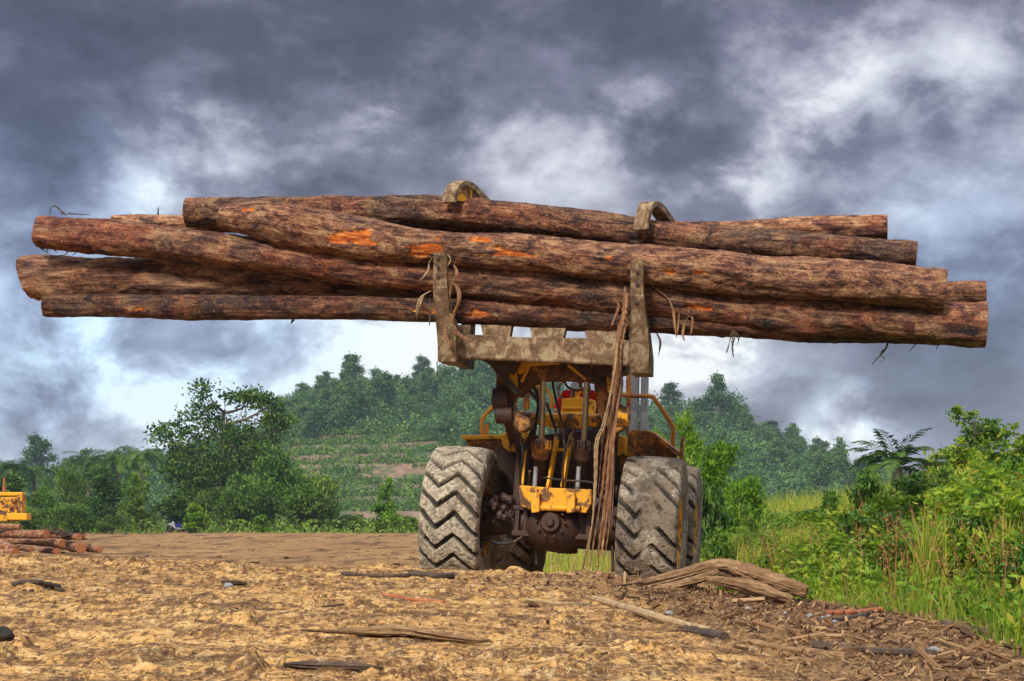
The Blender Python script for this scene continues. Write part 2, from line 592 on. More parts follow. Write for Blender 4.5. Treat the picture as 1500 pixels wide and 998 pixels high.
def tyre_mat(name, mud, smear):
    m, t, b, out = material(name)
    oc = obj_coord(t)
    n = t.noise(oc, 3.2, 6, .65, .4)
    f = t.noise(oc, 26, 6, .72)
    sp = t.vor(oc, 22, 'SMOOTH_F1')
    c = t.ramp(t.math('MULTIPLY_ADD', f, .6, t.math('MULTIPLY', n, .4)), [(.28, (.035, .030, .027)), (.42, (.165, .138, .105)), (.55, mud), (.72, tuple(q * 1.5 for q in mud))])
    c = t.mix(t.math('MULTIPLY', t.step(n, .50 - smear * .1, .62 - smear * .1), .75), c, t.mix(f, (.045, .034, .028), (.15, .10, .065)))
    c = t.mix(t.step(sp, .16, .06), c, (.030, .024, .021))
    groove_tone = t.attr('bare_and_shade')
    c = t.mix(t.math('MULTIPLY', groove_tone, .9), c, (.020, .018, .018))  # grooves coloured darker: dust-free rubber plus shade painted into the recesses
    t.put(b.inputs['Base Color'], c)
    b.inputs['Roughness'].default_value = .88
    b.inputs['Specular IOR Level'].default_value = .2
    bump(t, b, t.math('MULTIPLY_ADD', f, .6, n), .7, .012)
    return m


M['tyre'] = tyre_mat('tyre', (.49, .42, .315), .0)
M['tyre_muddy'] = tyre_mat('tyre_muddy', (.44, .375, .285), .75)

#=== GROUND
def xedge(y):
    return np.interp(y, [0, 11, 14, 18, 60, 120], [3.2, 3.15, 3.05, 2.72, 4.0, 4.6])


def ground_base(x, y):
    """broad shape of the land (no fine clods)"""
    x = np.asarray(x, float)
    y = np.asarray(y, float)
    prof = np.interp(y, [-60, 2, 6, 9, 11, 13, 15, 16.3, 17.2, 18.2, 20, 24, 32, 45, 70, 100, 150, 180, 260, 6000],
                     [0, 0, .04, .11, .19, .285, .375, .425, .42, .33, .03, -.04, -.05, -.14, -.30, -.24, -.06, .02, -.2, -.2])
    near = sst(y, 7, 12) * (1 - sst(y, 22, 30))
    z = prof - .036 * np.clip(x, -7, 3.2) * near
    z = z - .17 * sst(x, .55, 2.4) * sst(y, 12.5, 15.6) * (1 - sst(y, 18.5, 20))
    xe = xedge(y)
    bank = sst(x, xe, xe + 4.0) * (.80 + .009 * np.clip(y, 0, 70)) * (1 - sst(y, 90, 140))
    bank = bank + sst(x, xe + 4, xe + 16) * .3 * (1 - sst(y, 90, 140))
    z = z + bank
    z = z + .05 * np.exp(-((x - 1.75) / 1.0) ** 2 - ((y - 15.6) / .7) ** 2)          # low mound under the old trunk
    return z


def bank_mask(x, y):
    xe = xedge(y)
    return sst(x, xe - .15, xe + .7) * (1 - sst(y, 120, 150))


def litter_mask(x, y):
    a = np.exp(-((x - 1.7) / 1.25) ** 2 - ((y - 15.2) / 1.6) ** 2)
    b = sst(x + .16 * (y - 9), 1.0, 2.3) * (1 - sst(y, 15, 18)) * .9
    return np.clip(np.maximum(a, b), 0, 1)


def ground_h(x, y, fine=True):
    x = np.asarray(x, float)
    y = np.asarray(y, float)
    z = ground_base(x, y)
    road = 1 - bank_mask(x, y)
    lit = litter_mask(x, y)
    far = np.clip(y / 25, 1, 6)
    z = z + fbm(x * .35, y * .35, 3, 3) * .12 + fbm(x * .11, y * .06, 3, 23) * .55 * sst(y, 28, 50) * (1 - sst(y, 140, 165))
    if fine:
        rid = 1 - np.abs(2 * vn2(x * 2.1 + 2 * fbm(x, y, 2, 8), y * 3.4, 21) - 1)
        z = z + (fbm(x * 1.0, y * 1.8, 3, 11, .5) * .045 + rid ** 5 * .014 + fbm(x * .8, y * 4.2, 3, 13, .55) * .048) / np.clip(y / 22, 1, 4)
        clod = vn2(x * 9, y * 11, 31) * vn2(x * 3.1, y * 3.7, 33)
        z = z + (np.clip(clod - .40, 0, 1) * .12 + fbm(x * 7, y * 17, 4, 41, .62) * .026) / np.clip(y / 22, 1, 4)
        z = z + lit * (fbm(x * 5, y * 6, 3, 51) * .07)
    return z


def ground_at(x, y):
    return float(ground_h(np.array([x]), np.array([y]))[0])


def ground_hit(px, py, y0=6.0, y1=60.0):
    ys = np.linspace(y0, y1, 4000)
    d = ray(px, py)
    hx = d.x / d.y * ys
    hz = CZ + d.z / d.y * ys
    g = ground_h(hx, ys)
    k = int(np.argmax(hz < g)) if np.any(hz < g) else len(ys) - 1
    return Vector((hx[k], ys[k], g[k]))


ys = np.concatenate([np.array([-60, -25, -10, -4, 0, 2.5, 4.0]), np.arange(5, 7.5, .12), np.arange(7.5, 19.5, .022), np.arange(19.5, 30, .14),
                     30 * (200 / 30) ** np.linspace(0, 1, 170), 210 * (5500 / 210) ** np.linspace(0, 1, 30)])
us = np.concatenate([-np.geomspace(.36, 6, 26)[::-1], np.linspace(-.355, .355, 760), np.geomspace(.36, 6, 26)])
gy, gu = np.meshgrid(ys, us, indexing='ij')
gx = gu * np.maximum(np.abs(gy), 5.0)
gx, gy = gx.ravel(), gy.ravel()
gz = ground_h(gx, gy)
gm, t, b, out = material('ground')
pos = t.new('ShaderNodeNewGeometry').outputs['Position']
p1 = t.map(pos, (1, 1.5, 1))
n = t.noise(p1, 1.1, 6, .66, .6)
m_ = t.noise(p1, 6, 6, .68, .5)
f = t.noise(p1, 30, 4, .7)
wid = t.noise(t.map(pos, (.06, .03, 1)), 1.4, 4, .6)
strk = t.noise(t.map(pos, (.55, 1.3, 1), (4, 2, 0)), 2.3, 8, .72, 1.0)
c = t.ramp(t.math('MULTIPLY_ADD', m_, .5, t.math('MULTIPLY', n, .5)), [(.35, (.062, .027, .011)), (.44, (.215, .108, .040)), (.52, (.50, .272, .088)), (.64, (.66, .42, .165))])
c = t.mix(t.math('MULTIPLY', t.step(strk, .49, .40), .8), c, t.mix(m_, (.045, .022, .011), (.20, .105, .045)))
fleck = t.noise(t.map(pos, (1, .42, 1), (2, 5, 0)), 9, 7, .72, .7)
c = t.mix(t.math('MULTIPLY', t.step(fleck, .49, .41), .85), c, t.mix(f, (.040, .018, .010), (.17, .085, .038)))
c = t.mix(t.math('MULTIPLY', t.step(fleck, .56, .66), .5), c, (.60, .46, .25))
fl2 = t.noise(t.map(pos, (1, .30, 1), (7, 1, 0)), 30, 5, .70, .5)
c = t.mix(t.math('MULTIPLY', t.step(fl2, .46, .39), .85), c, (.050, .022, .010))
c = t.mix(t.math('MULTIPLY', t.step(fl2, .55, .63), .55), c, (.68, .50, .26))
c = t.mix(t.math('MULTIPLY', t.step(f, .50, .36), .75), c, (.060, .030, .014))
c = t.mix(t.math('MULTIPLY', t.step(f, .57, .72), .5), c, (.62, .47, .25))
lit = t.attr('litter')
c = t.mix(t.math('MULTIPLY', lit, t.step(m_, .38, .58)), c, t.mix(f, (.035, .018, .010), (.22, .125, .065)))
c = t.mix(t.math('MULTIPLY', lit, .35), c, (.085, .045, .028))
farm = t.attr('farmud')
c = t.mix(t.math('MULTIPLY', farm, t.math('MULTIPLY', t.step(wid, .44, .58), .6)), c, t.mix(m_, (.13, .062, .026), (.36, .20, .080)))
fst = t.noise(t.map(pos, (.35, .10, 1), (1, 4, 0)), 2.0, 6, .7, .6)
c = t.mix(t.math('MULTIPLY', farm, t.step(fst, .50, .42)), c, t.mix(m_, (.055, .026, .013), (.19, .10, .045)))
gr = t.attr('turf')
c = t.mix(t.step(t.math('ADD', gr, t.math('SUBTRACT', m_, .5)), .35, .65), c, t.mix(m_, (.022, .040, .008), (.11, .13, .03)))
t.put(b.inputs['Base Color'], c)
b.inputs['Roughness'].default_value = .9
b.inputs['Specular IOR Level'].default_value = .2
bump(t, b, t.math('MULTIPLY_ADD', f, .5, m_), .9, .025)
turf = np.maximum(bank_mask(gx, gy), sst(gy, 185, 215))
turf = np.maximum(turf, .45 * sst(gx, .2, 3.0) * sst(gy, 26, 40) * (1 - sst(gy, 150, 170)))
ground = mesh_np('ground', np.stack([gx, gy, gz], 1), grid_faces(len(ys), len(us)), gm,
                 attrs={'litter': litter_mask(gx, gy), 'turf': turf, 'farmud': sst(gy, 24, 34)})
tag(ground, kind='structure')
#=== HILLS
def hill_profile(px):
    return np.interp(px, [-900, -300, 0, 150, 250, 330, 400, 440, 500, 560, 620, 700, 760, 820, 900, 960, 1020, 1100, 1180, 1250, 1330, 1500, 2400],
                     [735, 725, 712, 700, 690, 668, 640, 614, 590, 583, 568, 562, 575, 590, 600, 604, 612, 640, 672, 705, 730, 742, 750])


HY0, HY1 = 390.0, 640.0


def hill_h(x, y, terr=True):
    px = 750 + FPX * x / np.maximum(y, 1) * 1.0
    H = (765 - hill_profile(px)) / FPX * HY1 + CZ + 2
    q = np.clip((y - HY0) / (HY1 - HY0), 0, 1.6)
    s = np.where(q < 1, .25 * q + .75 * sst(q, -.15, 1.05) , 1 - .8 * sst(q, 1.0, 1.7))
    z = H * s - 2 + fbm(x * .012, y * .012, 4, 77) * 9 * sst(q, 0, .25)
    if terr:
        mk = sst(px, 390, 440) * (1 - sst(px, 700, 800)) * (1 - sst(z, 24, 31))
        st = 3.1
        k = z / st + fbm(x * .02, y * .02, 2, 5) * .5
        fr = k - np.floor(k)
        zt = (np.floor(k) + sst(fr, .35, .75) - fbm(x * .02, y * .02, 2, 5) * .5) * st
        z = z * (1 - mk) + zt * mk
    return z


hy = np.linspace(HY0 - 30, HY1 + 170, 240)
hu = np.linspace(-.62, .62, 420)
a_, b_ = np.meshgrid(hy, hu, indexing='ij')
hx, hyf = (a_ * b_).ravel(), a_.ravel()
hz = hill_h(hx, hyf)
hm, t, b, out = material('hill')
pos = t.new('ShaderNodeNewGeometry').outputs['Position']
nrm = t.new('ShaderNodeNewGeometry').outputs['Normal']
sp = t.new('ShaderNodeSeparateXYZ')
t.l.new(nrm, sp.inputs[0])
n = t.noise(pos, .09, 6, .7)
f = t.noise(pos, .6, 5, .7)
c = t.ramp(f, [(.3, (.018, .035, .012)), (.5, (.050, .082, .022)), (.7, (.10, .12, .04))])
soil = t.ramp(f, [(.3, (.11, .065, .040)), (.55, (.24, .145, .095)), (.75, (.33, .23, .16))])
c = t.mix(t.math('MULTIPLY', t.step(n, .42, .58), t.attr('terr')), c, soil)
t.put(b.inputs['Base Color'], c)
b.inputs['Roughness'].default_value = .95
px_ = 750 + FPX * hx / hyf
terr = sst(px_, 380, 430) * (1 - sst(px_, 700, 800)) * (1 - sst(hz, 22, 30)) * .9
hill = mesh_np('hill', np.stack([hx, hyf, hz], 1), grid_faces(len(hy), len(hu)), hm, attrs={'terr': terr})
tag(hill, kind='structure')
#=== LOADER
YAW, ROLL = R(-9.6), R(3.3)
LM = Matrix.Translation(Vector((0.44, 21.2, 0.0))) @ Matrix.Rotation(YAW, 4, 'Z') @ Matrix.Rotation(ROLL, 4, 'Y')
LI = LM.inverted()
_o = LI @ Vector((0, 0, CZ))


def L(px, py, yl):
    """loader-local point seen at photo pixel (px, py) in the loader's cross plane yl"""
    d = (LI.to_3x3() @ ray(px, py))
    k = (yl - _o.y) / d.y
    return _o + d * k


def lw(px, yl=0.0):
    """length of px photo pixels at loader depth yl"""
    return px * (21.2 + yl) / FPX


loader = empty('wheel_loader')
loader.matrix_world = LM
tag(loader, 'old muddy yellow wheel loader with huge zigzag tyres lifting the bundle of logs', 'wheel loader')


def P(mb, name, mat, bev=.008, smooth=False, parent=loader):
    return mb.build(name, M[mat], parent, bev, smooth)


def wheel(x, y, matn, seed, steer=0.0):
    NA, NT_ = 620, 66
    Ro, Wd = .82, .308
    prof = [(-.24, .34), (-.28, .40), (-.305, .50), (-.322, .60), (-.328, .68), (-.325, .735)]
    tt = np.linspace(-1, 1, NT_)
    tread = [(q * Wd * (1 + .00 * q), Ro - .020 * abs(q) ** 6 - .008 * q * q) for q in tt]
    prof_all = prof + tread + [(-a, r) for a, r in prof[::-1]]
    px_ = np.array([p[0] for p in prof_all])
    pr_ = np.array([p[1] for p in prof_all])
    phi = np.linspace(0, 2 * math.pi, NA, endpoint=False)
    PH, PX = np.meshgrid(phi, px_, indexing='ij')
    _, PR = np.meshgrid(phi, pr_, indexing='ij')
    u = (PX / Wd + 1) / 2
    rs = np.random.RandomState(seed)
    wob = fbm(PH * 9, u * 3 + seed, 3, seed) * .22
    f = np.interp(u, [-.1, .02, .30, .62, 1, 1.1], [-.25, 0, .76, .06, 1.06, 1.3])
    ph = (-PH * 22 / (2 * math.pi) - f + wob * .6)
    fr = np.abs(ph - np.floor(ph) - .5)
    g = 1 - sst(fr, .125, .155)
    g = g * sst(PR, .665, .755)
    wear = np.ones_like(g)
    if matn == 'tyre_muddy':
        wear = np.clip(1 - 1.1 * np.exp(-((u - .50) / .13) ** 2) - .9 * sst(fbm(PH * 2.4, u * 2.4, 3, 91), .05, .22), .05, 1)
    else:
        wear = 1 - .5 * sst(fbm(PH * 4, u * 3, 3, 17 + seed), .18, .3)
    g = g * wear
    rad = PR - g * .070 + fbm(PH * 14, u * 9, 3, 5 + seed) * .012 - .016 * sst(fbm(PH * 30, u * 18, 2, 8 + seed), .18, .33)
    V = np.stack([PX + fbm(PH * 20, u * 8, 2, 3) * .006, np.cos(PH) * rad, -np.sin(PH) * rad], -1).reshape(-1, 3)
    hub = MB()
    sgn = 1 if x > 0 else -1
    prof_r = [(.0, .02), (.0, .13), (.05, .15), (.07, .26), (-.02, .30), (-.10, .33)]
    # wheel disc with its hub
    vs, fs = [], []
    n = 40
    for (ax, rr) in [(.12, .001), (.12, .10), (.10, .13), (.02, .14), (.0, .17), (.0, .29), (.06, .315)]:
        for k in range(n):
            an = 2 * math.pi * k / n
            vs.append((sgn * ax + sgn * .04, -math.cos(an) * rr, math.sin(an) * rr))
    for i in range(6):
        for k in range(n):
            fs.append((i * n + k, i * n + (k + 1) % n, (i + 1) * n + (k + 1) % n, (i + 1) * n + k))
    hub.add(vs, fs)
    for k in range(10):
        an = 2 * math.pi * k / 10
        hub.tube([(sgn * .03, -math.cos(an) * .23, math.sin(an) * .23), (sgn * .075, -math.cos(an) * .23, math.sin(an) * .23)], .018, 6)
    w = hub.build('wheel', M['rusty'], loader, 0, True, (x, y, .82))
    w.rotation_euler = (rnd.uniform(0, .1), 0, steer)
    o = mesh_np('tyre', V, grid_faces(NA, len(px_), True), M[matn], attrs={'bare_and_shade': g.ravel()}, parent=w)
    rim = MB()
    vs, fs = [], []
    for i, (ax, rr) in enumerate([(-.27, .385), (-.265, .35), (-.20, .335), (0, .33), (.20, .335), (.265, .35), (.285, .40), (.262, .405), (.25, .37), (.19, .352), (0, .345), (-.19, .352), (-.25, .38)]):
        for k in range(48):
            an = 2 * math.pi * k / 48
            vs.append((ax, -math.cos(an) * rr, math.sin(an) * rr))
    nr = 13
    for i in range(nr):
        for k in range(48):
            fs.append((i * 48 + k, i * 48 + (k + 1) % 48, ((i + 1) % nr) * 48 + (k + 1) % 48, ((i + 1) % nr) * 48 + k))
    rim.add(vs, fs)
    rim.build('rim', M['yellow_dirty'], w, 0, True)
    return w


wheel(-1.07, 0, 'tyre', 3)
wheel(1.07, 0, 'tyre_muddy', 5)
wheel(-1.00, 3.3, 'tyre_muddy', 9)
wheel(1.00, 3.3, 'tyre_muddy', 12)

# ---- axles and under-frame
ax = MB()
ax.tube([(-.98, 0, .82), (-.55, 0, .84), (-.30, .0, .84), (.30, 0, .84), (.55, 0, .84), (.98, 0, .82)], [.17, .15, .21, .23, .15, .17], 18)
c = L(812, 778, -.1)
vs, fs = [], []
for i in range(9):
    a = -math.pi / 2 + math.pi * i / 8
    for k in range(24):
        q = 2 * math.pi * k / 24
        vs.append((c.x + .36 * math.cos(a) * math.cos(q), -.06 + .36 * math.sin(a), .80 + .27 * math.cos(a) * math.sin(q)))
for i in range(8):
    for k in range(24):
        fs.append((i * 24 + k, i * 24 + (k + 1) % 24, (i + 1) * 24 + (k + 1) % 24, (i + 1) * 24 + k))
ax.add(vs, fs)
ax.tube([(c.x, -.40, .86), (c.x, -.46, .86)], [.12, .10], 18)
ax.tube([(c.x, -.46, .86), (c.x, -.50, .86)], [.05, .04], 12)
for k in range(10):
    a = 2 * math.pi * k / 10
    ax.tube([(c.x + .155 * math.cos(a), -.38, .86 + .155 * math.sin(a)), (c.x + .155 * math.cos(a), -.43, .86 + .155 * math.sin(a))], .018, 6)
for px in (757, 770, 850, 862):
    q = L(px, 768, -.22)
    ax.bar((q.x, -.22, .72), (q.x, -.22, 1.0), .035, .05)
ax.bar((L(752, 758, -.2).x, -.22, 1.0), (L(870, 758, -.2).x, -.22, 1.0), .06, .05)
ax.bar((L(752, 758, -.2).x, -.24, .72), (L(870, 758, -.2).x, -.24, .72), .05, .06)
P(ax, 'front_axle', 'grease', .006, True)
m = MB()
m.tube([(-.95, 3.3, .82), (-.3, 3.3, .82), (-.2, 3.3, .82), (.2, 3.3, .82), (.3, 3.3, .82), (.95, 3.3, .82)], [.15, .13, .20, .20, .13, .15], 16)
P(m, 'rear_axle', 'grease', 0, True)
m = MB()
a, b2 = L(772, 800, .35), L(905, 800, .35)
m.box(((a.x + b2.x) / 2, .9, .66), (b2.x - a.x, 1.5, .16))
m.box((L(832, 805, .3).x, .25, .56), (.17, .5, .08))
m.box((L(840, 790, 2).x, 2.6, .92), (.78, 2.2, .42))
m.tube([L(785, 803, .0), L(786, 828, .0)], .016, 6)
m.tube([L(897, 800, .0), L(898, 838, .0)], .02, 6)
P(m, 'belly_guard', 'grease', .02)
# front frame: dark inner tower, cross member with brackets
m = MB()
bp = [(757, 765), (757, 690), (768, 640), (880, 628), (895, 690), (893, 765)]
m.prism([L(x, y, .62) for x, y in bp], (0, .12, 0))
for x0, x1 in ((748, 762), (884, 898)):
    m.prism([L(x0, 770, -.15), L(x1, 770, -.15), L(x1 - 2, 640, -.15), L(x0 + 10, 640, -.15)], (0, .85, 0))
P(m, 'front_frame', 'grease', .015)
m = MB()
m.prism([L(x, y, -.42) for x, y in [(759, 712), (764, 711), (812, 715), (866, 717), (866, 738), (858, 752), (838, 749), (780, 748), (762, 741)]], (0, .32, 0))
for px in (784, 836):
    m.prism([L(px - 7, 722, -.5), L(px + 6, 722, -.5), L(px + 6, 750, -.52), L(px - 6, 752, -.52)], (0, .1, 0))
m.tube([L(776, 744, -.44), L(850, 745, -.44)], .035, 10)
P(m, 'cross_member', 'yellow_dirty', .018)
m = MB()
for (xa, ya), (xb, yb) in (((816, 640), (803, 716)), ((837, 640), (824, 716)), ((772, 625), (765, 712))):
    m.bar(L(xa, ya, .05), L(xb, yb, -.15), .032, .09)
m.bar(L(813, 659, .05), L(833, 659, .05), .07, .035)
P(m, 'guard_ladder', 'yellow', .006)

# ---- rear chassis flanks and fenders
m = MB()
m.prism([L(x, y, .55) for x, y in [(714, 772), (712, 700), (716, 668), (734, 650), (764, 662), (767, 772)]], (0, .5, 0))
P(m, 'chassis_flank', 'grease', .02)
m = MB()
m.prism([L(x, y, .55) for x, y in [(884, 772), (886, 700), (892, 664), (918, 652), (935, 660), (934, 772)]], (0, .5, 0))
P(m, 'chassis_flank', 'rusty', .02)
m = MB()
m.prism([L(x, y, .58) for x, y in [(675, 638), (735, 637), (738, 643), (677, 644)]], (0, .75, 0))
P(m, 'fender', 'yellow', .008)
m = MB()
m.prism([L(x, y, .64) for x, y in [(682, 644), (736, 643), (745, 700), (742, 745), (700, 745), (694, 690)]], (0, .05, 0))
P(m, 'fender_skirt', 'rusty', .006)
m = MB()
m.prism([L(x, y, .12) for x, y in [(733, 638), (742, 632), (758, 629), (765, 634), (766, 669), (756, 663), (744, 661), (737, 655)]], (0, .22, 0))
P(m, 'gusset_plate', 'yellow', .015)
m = MB()
m.prism([L(x, y, .60) for x, y in [(918, 700), (920, 634), (926, 630), (950, 631), (972, 643), (990, 660), (992, 676), (960, 672), (938, 690)]], (0, .06, 0))
m.prism([L(x, y, .30) for x, y in [(948, 632), (954, 631), (993, 661), (991, 668)]], (0, 1.0, 0))
for px in (930, 962, 978):
    m.bar(L(px, 640 if px < 950 else 650, .57), L(px, 674, .57), .025, .04)
P(m, 'fender', 'rusty', .008)
m = MB()
m.prism([L(x, y, .35) for x, y in [(886, 668), (888, 640), (905, 636), (916, 640), (917, 668)]], (0, .25, 0))
m.bar(L(902, 640, .32), L(902, 666, .32), .03, .03)
m.bar(L(892, 668, .36), L(886, 712, .36), .05, .10)
P(m, 'step_box', 'yellow_dirty', .012)

# ---- handrails
def rail(pts, mat, r=.022, yl=.8):
    q = spline([tuple(L(x, y, yl)) for x, y in pts], 26)
    m = MB()
    m.tube(q, r, 10)
    return P(m, 'handrail', mat, 0, True)


rail([(736, 585), (724, 594), (709, 610), (706, 620), (706, 640)], 'rail', .022)
rail([(713, 622), (713, 640)], 'rail', .022, .85)
rail([(905, 578), (930, 580), (954, 581), (960, 586), (983, 620), (986, 632), (985, 674)], 'rail_rust', .026)
rail([(1000, 640), (998, 660), (996, 690)], 'rail_rust', .018, .4)
rail([(770, 572), (778, 568), (790, 566), (800, 570), (808, 582), (808, 598)], 'rail', .020, 1.2)

# ---- tall silver pipes and cab
for (xa, xb, r_) in ((931, 929, 6.0), (945, 943, 5.6)):
    m = MB()
    m.tube([L(xb, 632, 1.05), L(xa, 545, 1.05), L(xa, 500, 1.05)], lw(r_, 1.05), 16)
    m.tube([L(xb, 634, 1.05), L(xb, 622, 1.05)], lw(r_, 1.05) + .012, 16)
    P(m, 'exhaust_pipe', 'pipe', 0, True)
for px, ya in ((771, 600), (792, 592), (921, 640)):
    for yl in (1.35, 2.75):
        P(MB().bar(L(px, ya, yl), L(px + 1, 500, yl), .06, .07), 'cab_post', 'rusty', .008)
m = MB()
a, b2 = L(752, 500, 1.2), L(935, 500, 1.2)
m.box(((a.x + b2.x) / 2, 2.0, a.z), (b2.x - a.x, 1.75, .09))
P(m, 'cab_roof', 'yellow_dirty', .02)
m = MB()
a, b2 = L(760, 660, 1.4), L(930, 660, 1.4)
m.box(((a.x + b2.x) / 2, 2.1, 1.50), (b2.x - a.x, 1.5, .12))
m.box(((a.x + b2.x) / 2, 3.5, 1.55), (1.15, 1.7, .75))
m.box(((a.x + b2.x) / 2, 3.9, 1.0), (.9, 1.8, .5))
P(m, 'engine_body', 'yellow_dirty', .04)
m = MB()
m.prism([L(x, y, 1.1) for x, y in [(821, 612), (823, 584), (852, 582), (870, 586), (874, 612)]], (0, .35, 0))
m.bar(L(824, 598, 1.08), L(853, 598, 1.08), .03, .03)
m.bar(L(824, 606, 1.08), L(870, 606, 1.08), .05, .04)
m.tube([L(846, 584, 1.2), L(846, 572, 1.2)], .03, 10)
m.tube([L(843, 573, 1.2), L(852, 573, 1.2)], .035, 10)
P(m, 'dashboard', 'yellow', .012)
m = MB()
vs = []
cc = L(840, 578, 1.55)
pts = [(cc.x + .19 * math.cos(2 * math.pi * k / 24), cc.y + .10 * math.sin(2 * math.pi * k / 24), cc.z + .06 + .15 * math.sin(2 * math.pi * k / 24)) for k in range(25)]
m.tube(pts, .016, 8, False)
m.tube([(cc.x, cc.y, cc.z + .06), (cc.x, cc.y - .2, cc.z - .15)], .025, 8)
P(m, 'steering_wheel', 'hose', 0, True)
m = MB()
cc = L(842, 566, 1.15)
m.tube([cc + Vector((0, -.03, 0)), cc + Vector((0, .06, 0))], [.055, .045], 14)
P(m, 'work_light', 'pipe', .006, True)
m = MB()
cc = L(850, 600, 2.3)
m.box((cc.x, 2.35, 1.80), (.55, .5, .16))
m.box((cc.x, 2.62, 2.10), (.52, .12, .60))
P(m, 'seat', 'black_rubber', .04)

# ---- lift arms, hubs, linkage
def arm(pts, name, mat):
    m = MB()
    m.prism([L(x, y, -.75) for x, y in pts], (0, .24, 0))
    return m


m = arm([(722, 530), (757, 530), (762, 548), (758, 572), (751, 590), (757, 604), (776, 613), (778, 626), (762, 634), (746, 618), (732, 600), (724, 578), (727, 552)], 'lift_arm', 'grease')
m.bar(L(744, 600, -.6), L(760, 660, .75), .10, .26)
P(m, 'lift_arm', 'arm_paint', .02)
m = arm([(872, 530), (908, 530), (910, 560), (906, 590), (918, 596), (922, 612), (914, 628), (898, 636), (884, 622), (874, 600), (870, 566)], 'lift_arm', 'grease')
m.bar(L(898, 600, -.6), L(893, 668, .75), .16, .30)
P(m, 'lift_arm', 'arm_paint', .02)
for x0, x1, y, r_, mt in ((723, 746, 584, 17, 'grease'), (727, 752, 607, 14, 'grease'), (900, 921, 610, 15, 'yellow_dirty')):
    m = MB()
    m.tube([L(x0, y, -.72), L(x1, y, -.72)], lw(r_, -.7), 20)
    m.tube([L(x0 - 2, y, -.72), L(x0, y, -.72)], lw(r_ * .5, -.7), 14)
    P(m, 'pivot_hub', mt, .01, True)
m = MB()
m.tube([L(748, 612, -.35), L(902, 617, -.35)], lw(9), 20)
m.tube([L(752, 612, -.35), L(770, 613, -.35)], lw(11), 20)
m.prism([L(x, y, -.40) for x, y in [(795, 606), (860, 607), (868, 622), (848, 628), (805, 627), (788, 620)]], (0, .10, 0))
P(m, 'torque_tube', 'yellow_dirty', .01, True)
# dark arched yoke under the grapple
m = MB()
m.prism([L(x, y, -.85) for x, y in [(752, 534), (800, 530), (850, 531), (884, 536), (894, 566), (880, 566), (868, 560), (846, 557), (820, 556), (795, 557), (776, 563), (765, 574), (757, 582), (750, 566)]], (0, .35, 0))
P(m, 'yoke', 'arm_paint', .02)
P(MB().prism([L(x, y, -.93) for x, y in [(757, 534), (758, 528), (800, 527), (822, 529), (820, 533), (775, 536), (764, 548), (759, 548)]], (0, .07, 0)), 'yoke_edge', 'yellow', .006)
P(MB().prism([L(x, y, -.93) for x, y in [(747, 545), (757, 541), (758, 568), (750, 574), (745, 562)]], (0, .06, 0)), 'yoke_plate', 'yellow', .006)
for a, b_ in ((L(832, 535, -.9), L(858, 556, -.9)), (L(776, 536, -.9), L(764, 560, -.9)), (L(890, 545, -.9), L(892, 575, -.9))):
    P(MB().bar(a, b_, .028, .03), 'yoke_rib', 'yellow', .005)
for a, b_, w, h in ((L(722, 533, -1.0), L(758, 576, -.95), .05, .07), (L(848, 533, -1.0), L(884, 566, -.95), .05, .07), (L(752, 630, -.3), L(764, 700, .0), .03, .04), (L(782, 628, -.1), L(767, 660, -.1), .05, .05)):
    P(MB().bar(a, b_, w, h), 'link_bar', 'grease', .006)
# tilt cylinders: bright rod, flange, barrel
for (xt, yt), (xb, yb), (xe, ye) in (((796, 556), (793, 652), (784, 716)), ((860, 558), (855, 654), (847, 716))):
    m = MB()
    m.tube([L(xt, yt, -.75), L(xb, yb, -.25)], lw(4.4), 14)
    rod = P(m, 'cylinder_rod', 'chrome', 0, True)
    m = MB()
    m.tube([L(xb + .5, yb - 5, -.27), L(xb - .5, yb + 4, -.23)], lw(11), 18)
    for k in range(9):
        q = L(xb, yb, -.25)
        an = 2 * math.pi * k / 9
        m.tube([q + Vector((math.cos(an) * .10, math.sin(an) * .06 - .02, -.05)), q + Vector((math.cos(an) * .10, math.sin(an) * .06 - .02, .05))], .018, 6)
    m.tube([L(xb, yb, -.25), L(xb - 2, yb + 18, -.2)], lw(13), 16)
    P(m, 'cylinder_gland', 'rusty' if xt < 820 else 'grease', .005, True)
    m = MB()
    m.tube([L(xb, yb + 8, -.2), L(xe, ye + 20, .1)], lw(9), 16)
    P(m, 'cylinder_barrel', 'grease', 0, True)
    m = MB()
    m.tube([L(xe + 1, 684, -.22), L(xe - 1, 716, -.18)], lw(3.2), 10)  # thin grey tube standing in for the highlight along the barrel
    P(m, 'barrel_highlight', 'pipe', 0, True)
for pts, r_ in (([(772, 560), (776, 572), (788, 590), (786, 612), (782, 640)], .018), ([(809, 556), (812, 575), (818, 600), (824, 625), (827, 655)], .014),
                ([(800, 590), (806, 605), (812, 625), (818, 645)], .016), ([(826, 558), (833, 568), (848, 572), (860, 566)], .014), ([(770, 558), (784, 570), (790, 590)], .022),
                ([(842, 626), (836, 640), (826, 668), (824, 716)], .014), ([(880, 560), (886, 590), (884, 620), (880, 650)], .02), ([(876, 556), (878, 580), (874, 606)], .016),
                ([(763, 640), (766, 668), (762, 700), (764, 720)], .016), ([(776, 690), (774, 716)], .016), ([(796, 700), (830, 704), (862, 706), (880, 712)], .010), ([(700, 785), (730, 796), (752, 794), (766, 786)], .016)):
    m = MB()
    m.tube(spline([tuple(L(x, y, -.45 if y < 700 else -.3)) for x, y in pts], 18), r_, 8)
    P(m, 'hydraulic_hose', 'hose', 0, True)

